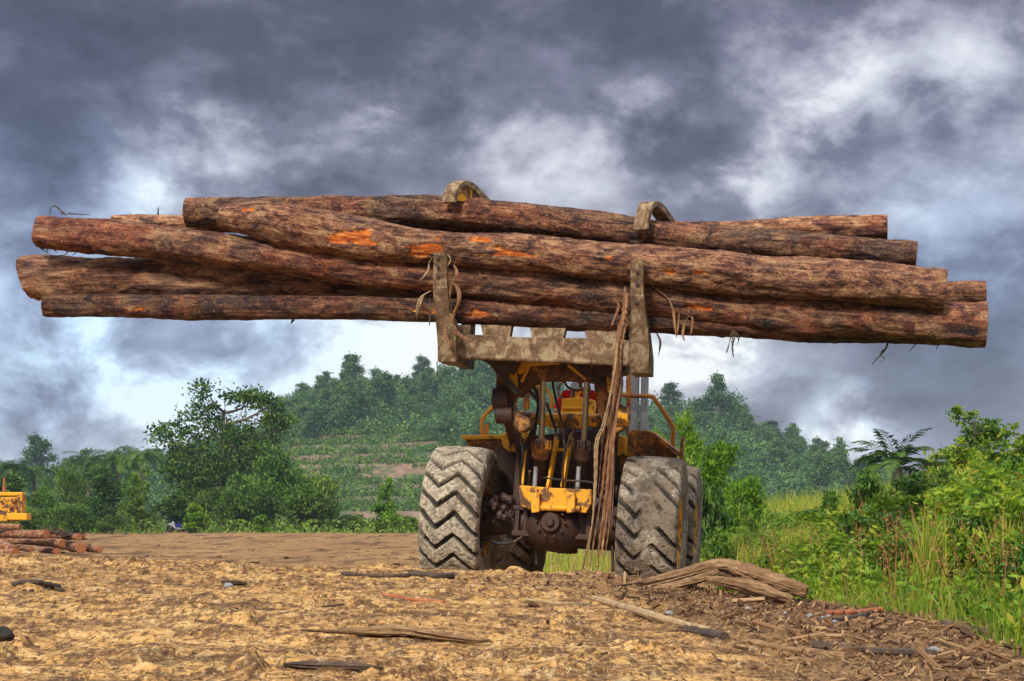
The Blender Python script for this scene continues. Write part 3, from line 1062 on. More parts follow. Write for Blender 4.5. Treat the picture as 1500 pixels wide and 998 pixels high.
# mud clods heaped on the axle ends
def clods(name, centre, spread, n, size, mat, seed):
    rs = random.Random(seed)
    m = MB()
    for _ in range(n):
        q = Vector(centre) + Vector((rs.gauss(0, spread[0]), rs.gauss(0, spread[1]), rs.gauss(0, spread[2])))
        s = size * rs.uniform(.5, 1.4)
        vs = [q + Vector((math.sin(a) * math.cos(e_), math.cos(a) * math.cos(e_), math.sin(e_))) * s * rs.uniform(.6, 1.2) for e_ in (-.9, 0, .9) for a in (0, 1.25, 2.5, 3.77, 5.0)]
        fs = [(i * 5 + k, i * 5 + (k + 1) % 5, (i + 1) * 5 + (k + 1) % 5, (i + 1) * 5 + k) for i in range(2) for k in range(5)] + [(4, 3, 2, 1, 0), (10, 11, 12, 13, 14)]
        m.add(vs, fs)
    o = P(m, name, mat, 0)
    return o


tag(clods('mud_clods', L(722, 745, -.1), (.12, .15, .08), 70, .045, 'grease', 4), kind='stuff')
tag(clods('mud_clods', L(893, 750, .0), (.07, .15, .12), 50, .045, 'grease', 6), kind='stuff')

# ---- log grapple: two fork tines, cross beam, back frame, two top clamps
def tine(front, bolts):
    """front outline as (px_left, px_right, py, yl) rows from the tip down"""
    m = MB()
    vs, fs = [], []
    for (a_, b_, y_, yl, th) in front:
        p, q = L(a_, y_, yl), L(b_, y_, yl)
        vs += [p, q, q + Vector((0, th, 0)), p + Vector((0, th, 0))]
    n = len(front)
    for i in range(n - 1):
        for k in range(4):
            fs.append((i * 4 + k, i * 4 + (k + 1) % 4, (i + 1) * 4 + (k + 1) % 4, (i + 1) * 4 + k))
    fs += [(3, 2, 1, 0), tuple((n - 1) * 4 + k for k in range(4))]
    m.add(vs, fs)
    o = P(m, 'fork_tine', 'mud_metal', .012)
    for bx, by, yl in bolts:
        m = MB()
        q = L(bx, by, yl)
        m.tube([q + Vector((0, -.012, 0)), q + Vector((0, .02, 0))], .022, 8)
        m.build('bolt', M['grease'], loader).parent = o
    return o


tl = tine([(635, 654, 371, -1.97, .07), (634, 655, 420, -1.86, .09), (634, 655.5, 421, -1.865, .10), (636, 658, 455, -1.78, .16), (639, 667, 480, -1.72, .30), (641, 668, 505, -1.66, .5), (641, 668, 530, -1.60, .55)],
          [(641, 377, -1.965), (641, 390, -1.935), (641, 404, -1.905)])
tr = tine([(924, 942, 381, -1.97, .07), (923, 942.5, 432, -1.86, .09), (923, 943.5, 433, -1.865, .10), (922, 946, 462, -1.78, .16), (921, 950, 490, -1.72, .30), (922, 951, 520, -1.66, .5), (923, 950, 547, -1.58, .55)],
          [(933, 398, -1.94), (933, 416, -1.90), (932, 442, -1.84)])
m = MB()
m.prism([L(x, y, -1.42) for x, y in [(660, 493), (690, 490), (760, 494), (828, 495), (900, 496), (930, 500), (930, 534), (880, 531), (790, 529), (700, 523), (664, 521)]], (0, .22, 0))
for (x0, x1, yt, yb) in ((664, 686, 476, 494), (708, 746, 476, 494), (780, 825, 480, 496), (860, 902, 484, 497)):
    m.prism([L(x0, yb + 2, -1.36), L(x1, yb + 2, -1.36), L(x1 + 4, yt, -1.36), L(x0 - 4, yt, -1.36)], (0, .14, 0))
m.tube([L(672, 522, -1.4), L(926, 533, -1.4)], .03, 10)
P(m, 'cross_beam', 'mud_metal', .012)
m = MB()
for px in (668, 905):
    q = L(px, 520, -1.2)
    top = L(px, 330, -.55)
    m.box((q.x, -.95, q.z + .02), (.14, .9, .24))
    m.bar((q.x, -.62, q.z - .1), (q.x, -.62, top.z), .14, .12, (0, 1, 0))
for y in (505, 420, 350):
    q, w_ = L(660, y, -.62), L(915, y, -.62)
    m.bar(q, w_, .14, .10)
m.prism([L(x, y, -1.15) for x, y in [(694, 521), (760, 527), (748, 548), (730, 542)]], (0, .4, 0))
m.prism([L(x, y, -1.15) for x, y in [(866, 530), (920, 533), (915, 546), (890, 552), (872, 545)]], (0, .4, 0))
P(m, 'grapple_frame', 'grease', .012)


def clamp(px, py_top, py_tip, turn, web=False, name='top_clamp'):
    """curved hook that comes over the pile from the back frame"""
    tip, top = L(px, py_tip, -1.62), L(px, py_top, -1.3)
    x = tip.x
    path = [(-1.645, tip.z - .02), (-1.63, tip.z + .07), (-1.56, top.z - .06), (-1.44, top.z), (-1.28, top.z - .01), (-1.12, top.z - .07), (-.92, top.z - .16), (-.72, top.z - .26)]
    path = spline(path, 30)
    hw = .078
    ca, sa = math.cos(turn), math.sin(turn)
    m = MB()
    vs, fs = [], []
    n = len(path)
    for i, (y, z) in enumerate(path):
        d = path[min(i + 1, n - 1)] - path[max(i - 1, 0)]
        d = d / np.linalg.norm(d)
        nx, nz = -d[1], d[0]
        th = .045 + .05 * i / n
        for (sx, q) in ((-1, 0), (1, 0), (1, -1), (-1, -1)):
            lx, ly = sx * hw, (y + 1.645) + nx * q * th
            vs.append((x + lx * ca + ly * sa, -1.645 - lx * sa + ly * ca, z + nz * q * th))
    for i in range(n - 1):
        for k in range(4):
            fs.append((i * 4 + k, i * 4 + (k + 1) % 4, (i + 1) * 4 + (k + 1) % 4, (i + 1) * 4 + k))
    fs += [(3, 2, 1, 0), tuple((n - 1) * 4 + k for k in range(4))]
    m.add(vs, fs)
    o = P(m, name, 'mud_metal', .006)
    if web:
        pts = []
        for (y, z) in path[2:n - 4]:
            lx, ly = hw * .8, (y + 1.645)
            pts.append((x + lx * ca + ly * sa, -1.645 - lx * sa + ly * ca, z - .02))
        w = MB()
        w.prism(pts, (-.03 * ca, .03 * sa, 0))
        P(w, 'clamp_web', 'yellow_dirty', 0, False, o)
    return o


clamp(657, 268, 294, .42, True)
clamp(938, 298, 334, .36)

# ---- the operator
def skin_body(name, verts, edges, radii, mat, parent=None, root=0, sub=2):
    me = bpy.data.meshes.new(name)
    me.from_pydata([tuple(v) for v in verts], edges, [])
    me.materials.append(mat)
    o = link(name, me, parent)
    o.modifiers.new("skin", 'SKIN')
    for i, r_ in enumerate(radii):
        me.skin_vertices[0].data[i].radius = (r_, r_) if not hasattr(r_, '__len__') else r_
    me.skin_vertices[0].data[root].use_root = True
    s = o.modifiers.new("smooth", 'SUBSURF')
    s.levels = s.render_levels = sub
    o.modifiers["skin"].use_smooth_shade = True
    return o


hip = LM @ Vector((L(850, 600, 2.3).x, 2.32, 1.93))
per = empty('person', hip, (0, 0, YAW))
tag(per, 'person in a red shirt seated at the loader controls behind the dashboard', 'person')
J = {'pelvis': (0, 0, .06), 'waist': (0, -.02, .22), 'chest': (0, -.05, .40), 'neck0': (0, -.06, .52), 'neck': (0, -.07, .59), 'head': (0, -.09, .68), 'crown': (0, -.09, .78),
     'sl': (-.17, -.05, .48), 'el': (-.26, -.20, .27), 'wl': (-.20, -.44, .26), 'sr': (.17, -.05, .48), 'er': (.25, -.20, .27), 'wr': (.10, -.44, .27),
     'hl': (-.09, 0, .04), 'kl': (-.13, -.42, .06), 'al': (-.13, -.48, -.36), 'fl': (-.13, -.62, -.40), 'hr': (.09, 0, .04), 'kr': (.13, -.42, .06), 'ar': (.13, -.48, -.36), 'fr': (.13, -.62, -.40)}
E = [('pelvis', 'waist'), ('waist', 'chest'), ('chest', 'neck0'), ('neck0', 'neck'), ('neck', 'head'), ('head', 'crown'), ('chest', 'sl'), ('sl', 'el'), ('el', 'wl'), ('chest', 'sr'), ('sr', 'er'), ('er', 'wr'),
     ('pelvis', 'hl'), ('hl', 'kl'), ('kl', 'al'), ('al', 'fl'), ('pelvis', 'hr'), ('hr', 'kr'), ('kr', 'ar'), ('ar', 'fr')]
RD = {'pelvis': (.14, .10), 'waist': (.125, .09), 'chest': (.14, .10), 'neck0': .06, 'neck': .05, 'head': .085, 'crown': .075, 'sl': .055, 'el': .04, 'wl': .028, 'sr': .055, 'er': .04, 'wr': .028,
      'hl': .08, 'kl': .058, 'al': .042, 'fl': .035, 'hr': .08, 'kr': .058, 'ar': .042, 'fr': .035}


def sub_body(keys, name, mat, grow, parent):
    ks = [k for k in J if k in keys]
    ed = [(ks.index(a), ks.index(b_)) for a, b_ in E if a in keys and b_ in keys]
    return skin_body(name, [J[k] for k in ks], ed, [tuple(q + grow for q in RD[k]) if hasattr(RD[k], '__len__') else RD[k] + grow for k in ks], mat, parent, 0)


body = sub_body(list(J), 'body', M['skin'], 0, per)
sub_body(['pelvis', 'waist', 'chest', 'neck0', 'sl', 'el', 'sr', 'er'], 'shirt', M['red_cloth'], .014, per)
sub_body(['pelvis', 'hl', 'kl', 'al', 'hr', 'kr', 'ar'], 'trousers', M['dark_cloth'], .014, per)
skin_body('hair', [(0, -.06, .74), (0, -.07, .80)], [(0, 1)], [.085, .06], M['hair'], per)
for s_, w_ in ((-1, 'wl'), (1, 'wr')):
    q = Vector(J[w_])
    for i in range(4):
        b0 = q + Vector((s_ * (i - 1.5) * .017, -.05, .005))
        skin_body('finger', [q, b0, b0 + Vector((0, -.04, -.01)), b0 + Vector((0, -.05, -.045))], [(0, 1), (1, 2), (2, 3)], [.02, .011, .009, .008], M['skin'], body, 0, 1)
    b0 = q + Vector((-s_ * .035, -.03, .0))
    skin_body('thumb', [q, b0, b0 + Vector((0, -.03, -.02))], [(0, 1), (1, 2)], [.02, .012, .009], M['skin'], body, 0, 1)
for s_ in (-1, 1):
    m = MB()
    m.tube([(s_ * .034, -.172, .70), (s_ * .034, -.165, .70)], .011, 8)
    m.build('eye', M['hair'], body)
    m = MB()
    m.tube([(s_ * .088, -.09, .68), (s_ * .105, -.08, .69)], [.025, .02], 8)
    m.build('ear', M['skin'], body, 0, True)
m = MB()
m.tube([(0, -.165, .705), (0, -.20, .67), (0, -.17, .66)], [.008, .016, .012], 8)
m.build('nose', M['skin'], body, 0, True)
m = MB()
m.bar((-.025, -.172, .635), (.025, -.172, .635), .008, .008)
m.build('mouth', M['red_cloth'], body)
#=== LOGS
def log_mesh(name, pts, rads, mat, seed, torn=(), parent=None, na=60, step=.017, rough=1.15, cut=.0, bands=()):
    """bent round log through world points; origin at its first end. torn: (s0..1, angle deg, length m, width m)"""
    pts = np.asarray(pts, float)
    o0 = pts[0].copy()
    P_ = pts - o0
    ln = float(np.sum(np.linalg.norm(np.diff(P_, axis=0), axis=1)))
    n = max(12, int(ln / step))
    C = spline(P_, n)
    RR = spline(np.asarray(rads, float)[:, None], n)[:, 0]
    T = np.gradient(C, axis=0)
    T /= np.linalg.norm(T, axis=1)[:, None]
    up = np.array([0, 0, 1.0])
    S = np.cross(T, up)
    S /= np.linalg.norm(S, axis=1)[:, None]
    U = np.cross(S, T)
    an = np.linspace(0, 2 * math.pi, na, endpoint=False)
    s = np.concatenate([[0], np.cumsum(np.linalg.norm(np.diff(C, axis=0), axis=1))])
    A, Sg = np.meshgrid(an, s, indexing='xy')
    rr = np.repeat(RR[:, None], na, 1)
    ca, sa = np.cos(A), np.sin(A)
    q = np.stack([Sg * 1.2 + seed * 13, ca * rr * 4 + seed * 3, sa * rr * 4], -1).reshape(-1, 3)
    d = vn3(q, seed) * .050 + vn3(q * np.array([2.2, 3.1, 3.1]), seed + 1) * .028 + vn3(q * np.array([7, 9, 9]), seed + 2) * .016
    q5 = vn3(q * np.array([16, 20, 20]), seed + 4)
    d = d + q5 * .010
    d = d.reshape(A.shape) * rough * np.clip(rr / .17, .4, 1.2)
    knot = np.zeros_like(A)
    rs = random.Random(seed)
    for _ in range(int(ln * .7)):
        k0, a0 = rs.uniform(0, ln), rs.uniform(0, 6.28)
        da = np.angle(np.exp(1j * (A - a0)))
        w = np.exp(-((Sg - k0) / .06) ** 2 - (da * rr / .05) ** 2)
        knot = knot + w
    d = d + knot * .024
    tv = np.zeros_like(A)
    for s0, a0, l_, w_ in torn:
        da = np.angle(np.exp(1j * (A - R(180 - a0))))
        tv = np.maximum(tv, np.exp(-((Sg - s0 * ln) / l_) ** 2 - (da * rr / w_) ** 2))
    tv = tv * .9 + (vn3(q * np.array([5, 4, 4]), seed + 7) * .9 + vn3(q * np.array([14, 10, 10]), seed + 8) * .5).reshape(A.shape) * (tv > .02)
    hole = sst(tv, .40, .52)
    d = d - hole * .016 + (sst(tv, .26, .40) - hole) * .010
    r2 = rr + d
    V = C[:, None, :] + S[:, None, :] * (ca * r2)[..., None] + U[:, None, :] * (sa * r2)[..., None]
    if cut:
        sh = sa * cut
        w0 = np.clip(1 - Sg / .5, 0, 1)
        V = V - T[:, None, :] * (sh * rr * w0)[..., None]
    V = V.reshape(-1, 3)
    lc = np.stack([Sg, ca * rr, sa * rr], -1).reshape(-1, 3)
    F = grid_faces(n, na, True)
    cutv = np.zeros(len(V))
    tvf = tv.ravel()
    # end faces: rings collapsing to a centre, sawn wood
    for e in (0, n - 1):
        base = len(V)
        ring = V.reshape(-1, 3)[e * na:(e + 1) * na]
        cen = ring.mean(0)
        rows = [ring] + [cen + (ring - cen) * k for k in (.97, .6, .25, .02)]
        rows[1] = rows[1] + (T[0] if e == 0 else -T[-1]) * -.006
        V = np.vstack([V] + rows)
        lc = np.vstack([lc] + [(r_ - cen) * np.array([9, 9, 9]) for r_ in rows])
        f2 = grid_faces(5, na, True) + base
        F = np.vstack([F, f2 if e == n - 1 else f2[:, ::-1]])
        cutv = np.concatenate([cutv, np.ones(5 * na)])
        tvf = np.concatenate([tvf, np.zeros(5 * na)])
    o = mesh_np(name, V, F, M[mat], attrs={'lc': lc, 'torn': tvf, 'cut': cutv, 'knot': np.concatenate([knot.ravel(), np.zeros(len(V) - knot.size)])}, parent=parent, loc=o0)
    o['length'] = ln
    return o, C + o0, RR


def LWp(px, py, yl):
    return LM @ L(px, py, yl)


def glog(rows, mat, seed, label, torn=(), skew=0.0, **kw):
    """rows: (px, py centre, radius px, yl)"""
    pts = [tuple(LWp(a, b_, y)) for a, b_, r_, y in rows]
    rad = [r_ * (21.2 + y) / FPX for a, b_, r_, y in rows]
    o, C, RR = log_mesh('log', pts, rad, mat, seed, torn, **kw)
    tag(o, label, 'log', 'logs carried by the wheel loader')
    return o, C, RR


lg = {}
lg['B'] = glog([(325, 318, 21, -1.50), (385, 323, 30, -1.54), (450, 336, 31, -1.58), (540, 351, 27, -1.61), (640, 361, 24, -1.62), (780, 372, 26, -1.62), (930, 386, 27, -1.62), (1100, 403, 29, -1.62), (1250, 415, 30, -1.62), (1384, 428, 30, -1.62)],
               'bark_tan', 11, 'bent log with orange torn bark patches lying foremost across the pile',
               [(.325, 195, .10, .10), (.315, 200, .20, .07), (.215, 190, .22, .11), (.21, 165, .30, .04), (.185, 200, .12, .05), (.405, 178, .18, .05), (.42, 192, .22, .05), (.39, 150, .2, .04), (.64, 200, .10, .04), (.68, 195, .07, .03), (.05, 150, .12, .03), (.30, 230, .12, .03), (.56, 178, .05, .03)])
lg['C'] = glog([(57, 340, 25, -1.40), (180, 349, 26, -1.40), (300, 364, 26, -1.40), (450, 384, 26, -1.40), (640, 404, 26, -1.40), (800, 420, 26, -1.40), (930, 433, 26, -1.40), (1100, 452, 28, -1.40), (1280, 468, 30, -1.40), (1444, 477, 31, -1.40)],
               'bark_red', 23, 'long reddish brown log directly under the bent log, its right end reaching farthest right', [(.72, 205, .15, .03)])
lg['H'] = glog([(40, 411, 34, -1.04), (110, 409, 34, -1.04), (250, 409, 32, -1.04), (400, 414, 28, -1.04), (640, 421, 25, -1.04), (900, 430, 23, -1.04), (1150, 432, 20, -1.04), (1443, 428, 17, -1.04)],
               'bark_butt', 37, 'thick log with slanted dark butt end, reaching farthest left in the pile', cut=.38)
lg['E'] = glog([(67, 446, 19, -1.30), (250, 450, 18, -1.30), (450, 451, 18, -1.30), (640, 454, 18, -1.30), (800, 461, 20, -1.30), (1000, 470, 22, -1.30), (1200, 475, 23, -1.30), (1358, 481, 23, -1.30)],
               'bark_dark', 41, 'dark log at the very bottom of the carried pile', [(.12, 200, .1, .03), (.47, 190, .20, .03), (.52, 195, .15, .03), (.50, 205, .10, .02)])
lg['A'] = glog([(274, 312, 22, -1.36), (400, 309, 23, -1.33), (560, 309, 23, -1.32), (700, 314, 24, -1.32), (850, 331, 23, -1.32), (1000, 349, 20, -1.32), (1180, 361, 19, -1.32), (1342, 373, 19, -1.32)],
               'bark', 53, 'slender dark brown log on top of the pile, held under both hooked clamps')
lg['F'] = glog([(166, 327, 12, -1.00), (270, 328, 13, -1.00), (500, 330, 15, -1.00), (800, 336, 16, -1.00), (1050, 340, 17, -1.00), (1180, 335, 17, -1.00), (1299, 333, 17, -1.00)],
               'bark_pile', 67, 'thin light brown log at the back, its raised right end resting uppermost on that side')


def twig(parent_o, pts, r0, mat='stick_dark', name='twig'):
    p = [Vector(q) - parent_o.location for q in pts]
    n = 8 if len(pts) > 2 else 2
    q = spline([tuple(v) for v in p], n)
    m = MB()
    m.tube(q, list(np.linspace(r0, r0 * .35, n)), 6)
    return m.build(name, M[mat], parent_o, 0, True)


def tw(k, pp, yl, r0=.010, mat='stick_dark'):
    return twig(lg[k][0], [LWp(x, y, yl) for x, y in pp], r0, mat)


tw('F', [(231, 322), (232, 304)], -1.02, .016)
tw('F', [(204, 320), (234, 328)], -1.17, .014)
for pp in ([(97, 315), (88, 308), (80, 302), (74, 305), (73, 314)], [(92, 314), (86, 305), (80, 300)], [(73, 312), (74, 305)], [(100, 313), (132, 315)]):
    tw('C', pp, -1.45, .008)
for pp in ([(60, 364), (66, 368), (72, 372)], [(64, 364), (74, 363), (82, 368)], [(70, 365), (68, 372)], [(100, 366), (96, 373), (88, 374)], [(113, 364), (110, 371), (106, 374)], [(78, 364), (84, 371)]):
    tw('C', pp, -1.42, .009)
tw('A', [(1023, 327), (1029, 322)], -1.3, .008)
for pp, r_ in (([(1302, 495), (1299, 508), (1292, 518), (1284, 526), (1278, 534)], .012), ([(1294, 512), (1290, 520), (1296, 526), (1290, 530)], .007), ([(1346, 500), (1338, 508), (1332, 515)], .008), ([(1378, 500), (1371, 512)], .008), ([(1244, 488), (1240, 503)], .022),
               ([(1190, 490), (1184, 500)], .008), ([(1156, 490), (1155, 497)], .006), ([(1276, 494), (1270, 500)], .005), ([(1312, 496), (1322, 500)], .005), ([(430, 468), (426, 474)], .02)):
    tw('E', pp, -1.30, r_)


# bark strips and rootlets that hang from the pile
def hang(pts, w0, label, group=None, mat='strip', yl=-1.85, name='bark_strip', seed=0):
    """flat ribbon of bark through pixels (px, py[, yl]) with ragged width"""
    rs = random.Random(seed)
    q = [tuple(LWp(p_[0], p_[1], p_[2] if len(p_) > 2 else yl)) for p_ in pts]
    n = max(16, len(pts) * 12)
    C = spline(q, n)
    o0 = C[0].copy()
    C = C - o0
    V, F = [], []
    na = 7
    T = np.gradient(C, axis=0)
    T /= np.linalg.norm(T, axis=1)[:, None]
    strands = 4 if w0 > .025 else (2 if w0 > .015 else 1)
    for st_ in range(strands):
        tw_, f1, f2 = rs.uniform(-.5, .5), rs.uniform(2.5, 5), rs.uniform(0, 6)
        base_ = len(V)
        e0, e1 = int(n * rs.uniform(0, .06)), int(n * rs.uniform(.80, 1.0)) if st_ else n
        for i in range(e0, e1):
            u = i / (n - 1)
            ww = w0 * (.45 + .55 * math.sin(math.pi * min(1, .12 + u * .95)) ** .7)
            w = ww * (.55 if strands > 1 else 1) * (1 + .5 * math.sin(i * 1.7 + seed + st_) * rs.uniform(.2, 1)) * min(1, (e1 - i) / 4) + .0015
            a0 = tw_ + .8 * math.sin(u * 5 + seed + st_)
            x = np.array([math.cos(a0), math.sin(a0), 0])
            y = np.cross(T[i], x)
            y /= np.linalg.norm(y)
            off = np.array([math.sin(u * f1 + f2), .5 * math.cos(u * f1 * 1.3 + f2), 0]) * ww * (.8 if strands > 1 else 0)
            for k in range(na):
                an = 2 * math.pi * k / na
                V.append(C[i] + off + x * math.cos(an) * w + y * math.sin(an) * w * .30)
        F.append(grid_faces(e1 - e0, na, True) + base_)
    o = mesh_np(name, V, np.vstack(F), M[mat], smooth=False, loc=o0)
    tag(o, label, 'bark strip', group)
    return o


hs = 'long bark strips hanging in front of the right side of the loader'
hang([(919, 418, -1.90), (917, 450, -1.88), (912, 480, -1.86), (906, 510, -1.84), (903, 545, -1.80), (896, 590, -1.7), (886, 650, -1.6), (880, 710, -1.5), (872, 770, -1.45), (862, 840, -1.4)], .034, 'broadest long bark strip dangling from the right fork tine almost to the ground', hs, seed=1)
hang([(908, 470, -1.80), (906, 530, -1.74), (900, 590, -1.65), (893, 660, -1.6), (889, 730, -1.5), (880, 800, -1.45), (878, 836, -1.42)], .032, 'second long bark strip, hanging just right of the broadest one', hs, seed=2)
hang([(904, 500, -1.92), (897, 560, -1.85), (884, 620, -1.75), (874, 648, -1.7), (873, 700, -1.6), (869, 760, -1.55), (858, 836, -1.5)], .018, 'narrow pale bark strip bowing out left of the broadest one', hs, 'stick', seed=3)
hang([(912, 500, -1.78), (909, 560, -1.72), (900, 640, -1.68), (897, 720, -1.55), (893, 778, -1.5), (884, 826, -1.45)], .018, 'thin dark bark strip at the right edge of the hanging strips', hs, seed=4)
hang([(868, 770, -1.46), (860, 806, -1.46), (852, 832, -1.45), (848, 842, -1.44)], .016, 'frayed bark end splaying left at the bottom of the broadest strip', hs, seed=5)
tg = 'bark rags caught around the left fork tine'
for i, (pp, w_, lb, mt) in enumerate((
        ([(636, 374), (629, 385), (627, 396), (620, 406), (614, 412)], .010, 'thin bark curl left of the top of the left fork tine', 'stick'),
        ([(654, 372), (660, 380), (656, 390)], .010, 'small bark curl at the tip of the left fork tine', 'stick'),
        ([(630, 426), (618, 434), (613, 448), (610, 468)], .020, 'pale bark rag hanging left of the left fork tine', 'stick'),
        ([(666, 388), (668, 400), (662, 412), (660, 430), (659, 442)], .018, 'twisted bark rag right of the left fork tine, upper one', 'strip'),
        ([(664, 414), (671, 428), (672, 444), (668, 458), (664, 468), (652, 476)], .024, 'looped bark rag right of the left fork tine, lower one', 'strip'),
        ([(662, 460), (668, 484), (684, 498), (700, 504)], .022, 'bark rag draped over the left end of the cross beam', 'strip'),
        ([(655, 470), (652, 490), (658, 505), (654, 518)], .022, 'bark rag stuck on the heel of the left fork tine', 'strip'),
        ([(629, 436), (630, 455), (629, 478)], .010, 'thin dark root hanging close left of the left fork tine', 'stick_dark'),
        ([(640, 530), (641, 545), (640, 552)], .008, 'dark rootlet dangling below the heel of the left fork tine', 'stick_dark'))):
    hang(pp, w_, lb, tg, mt, -1.92 if pp[0][1] < 460 else -1.80, seed=20 + i)
rg = 'rootlets hanging under the pile right of the right fork tine'
for i, (pp, w_, lb, mt) in enumerate((
        ([(948, 414), (966, 425), (980, 437), (987, 452), (989, 480), (991, 496)], .020, 'longest root arching down right of the right fork tine', 'strip'),
        ([(995, 458), (993, 480), (992, 492)], .009, 'short straight root beside the long arching one', 'strip'),
        ([(1010, 462), (1003, 474), (1000, 490), (1003, 500)], .013, 'hooked root, left leg of the loop under the pile', 'strip'),
        ([(1006, 463), (1014, 466), (1013, 484), (1011, 492)], .010, 'hooked root, right leg of the loop under the pile', 'strip'),
        ([(962, 488), (967, 500), (966, 514), (964, 522)], .012, 'short dark root beside the heel of the right fork tine', 'stick_dark'),
        ([(1075, 484), (1074, 502), (1075, 524)], .016, 'ragged dark root tuft hanging midway under the right half of the pile', 'stick_dark'),
        ([(1072, 486), (1068, 504), (1064, 518)], .009, 'thin root splaying left from the ragged tuft', 'stick_dark'),
        ([(1078, 486), (1082, 496), (1080, 506)], .008, 'thin root splaying right from the ragged tuft', 'stick_dark'),
        ([(898, 436), (906, 448), (900, 466), (896, 478)], .014, 'root bent over the cross beam left of the right fork tine', 'strip'))):
    hang(pp, w_, lb, rg, mt, -1.62, seed=50 + i)
#=== YARD
# ---- felled logs stacked far left
YP = 66.0
pg = 'felled logs heaped at the left edge'


def plog(rows, r_px, seed, label, dy=0.0, mat='bark_pile', yaw=.35):
    """rows: two (px, py centre); the right end is nearer so that its sawn face shows"""
    (xa, ya), (xb, yb) = rows
    a, b_ = at(xa, ya, YP + dy + yaw * 1.8), at(xb, yb, YP + dy)
    o, C, RR = log_mesh('log', [a, a.lerp(b_, .33) + Vector((0, 0, .02)), a.lerp(b_, .66), b_], [r_px * YP / FPX * k for k in (.92, 1, .97, 1)], mat, seed, na=24, step=.05, rough=.8)
    tag(o, label, 'log', pg)


plog([(-60, 770), (30, 772)], 4.5, 101, 'upper short log of the far heap, beside the yellow machine', 1.2)
plog([(-70, 781), (68, 783)], 6.5, 102, 'pale log on top of the far heap with a round orange sawn end', 0, yaw=2.2)
plog([(62, 783), (116, 787)], 5.5, 103, 'reddish log continuing right behind the pale topmost log', .9, yaw=2.2)
plog([(-10, 791), (91, 796)], 6, 104, 'long straight log lying across the middle of the far heap', .2, yaw=2.2)
plog([(82, 797), (119, 803)], 8, 105, 'stout log with an orange sawn end right of the long straight one', .3, yaw=3.2)
plog([(112, 803), (146, 805)], 5, 106, 'small dark red log at the right end of the far heap', .5, yaw=2.2)
plog([(-25, 785), (20, 806)], 7, 107, 'log slanting down to the ground at the left edge of the picture', -1.0, yaw=1.5)
plog([(-40, 808), (22, 811)], 6.5, 108, 'lowest log at the left edge with a red sawn end', -1.4, yaw=1.5)
plog([(60, 806), (84, 808)], 4.5, 109, 'short offcut tucked into the shadow under the far heap', .2, yaw=1.8)
plog([(24, 803), (46, 805)], 4, 110, 'broken offcut lying under the long straight log', .5, 'bark_red', yaw=1.0)

rs = np.random.RandomState(5)
m = MB()
for k in range(90):
    u = rs.rand()
    q = at(70 + 48 * u, 774 + 9 * u + rs.randn() * 1.6 + 3, YP + 1.6 + rs.randn() * .2)
    d = Vector((rs.uniform(.5, 1), rs.uniform(-.4, .4), rs.uniform(-.35, .1))) * rs.uniform(.15, .4)
    m.bar(q - d, q + d, rs.uniform(.03, .10), rs.uniform(.02, .04))
o = m.build('bark_slabs', M['stick_dark'])
tag(o, 'heap of dark bark slabs lying on the far log heap', 'bark heap', kind='stuff')

# ---- yellow crawler machine at the left edge
mr = at(0, 778, 72.0)
mz = float(ground_base(mr.x, 72.0))
mach = empty('crawler_tractor', (mr.x - 1.2, 72.0, mz), (0, 0, R(8)))
tag(mach, 'yellow tractor with an upright exhaust, cut off by the left edge behind the far logs', 'tractor')


def PM(mb, name, mat, bev=.02, smooth=False, parent=None):
    return mb.build(name, M[mat], parent or mach, bev, smooth)


def mz_(py):
    return at(0, py, 72.0).z - mz


X1 = 2.02
m = MB()
m.box((.55, 0, (mz_(728) + mz_(764)) / 2), (2.6, 1.1, mz_(728) - mz_(764)))
PM(m, 'engine_hood', 'yellow_dirty', .04)
m = MB()
m.box((.60, 0, mz_(724)), (2.85, 1.2, .14))
PM(m, 'hood_lid', 'yellow', .03)
m = MB()
m.box((X1 - .09, 0, (mz_(724) + mz_(752)) / 2), (.20, 1.26, mz_(724) - mz_(752)))
PM(m, 'radiator_frame', 'yellow_dirty', .03)
m = MB()
m.box((1.85, 0, mz_(757)), (.75, 1.5, mz_(752) - mz_(762)))
PM(m, 'bumper', 'yellow', .03)
m = MB()
m.box((.25, -.56, mz_(732)), (1.3, .06, .18))
PM(m, 'hood_opening', 'grease', .01)
m = MB()
m.box((.35, -.57, mz_(740)), (1.0, .05, .13))
PM(m, 'side_panel', 'white_plastic', .01)
m = MB()
for (px, py, r_) in ((20, 733, .10), (24, 742, .08), (16, 742, .08)):
    q = (at(px, py, 72.0).x - mr.x + 1.2, -.56, mz_(py))
    m.tube([(q[0], -.55, q[2]), (q[0], -.66, q[2])], r_, 12)
PM(m, 'air_filter', 'rusty', .01, True)
m = MB()
ex = at(4.5, 720, 72.0).x - mr.x + 1.2
m.tube([(ex, 0, mz_(725)), (ex, 0, mz_(712))], .055, 12)
m.tube([(ex, 0, mz_(713)), (ex, 0, mz_(700))], .035, 12)
PM(m, 'exhaust_stack', 'stick_red', 0, True)
for sx in (-1.6, .05):
    w = MB()
    vs, fs = [], []
    for i, (yy, rr) in enumerate([(-.95, .02), (-.95, .30), (-.92, .34), (-.95, .50), (-.85, .60), (-.55, .60), (-.45, .50), (-.45, .02)]):
        for k in range(32):
            a = 2 * math.pi * k / 32
            vs.append((sx + rr * math.cos(a), yy, .62 + rr * math.sin(a)))
    for i in range(7):
        for k in range(32):
            fs.append((i * 32 + k, i * 32 + (k + 1) % 32, (i + 1) * 32 + (k + 1) % 32, (i + 1) * 32 + k))
    w.add(vs, fs)
    PM(w, 'wheel', 'tyre_muddy', 0, True)
m = MB()
m.box((.6, 0, .62), (2.4, .8, .35))
m.box((-1.3, 0, 1.0), (1.2, 1.3, .5))
PM(m, 'chassis', 'grease', .02)
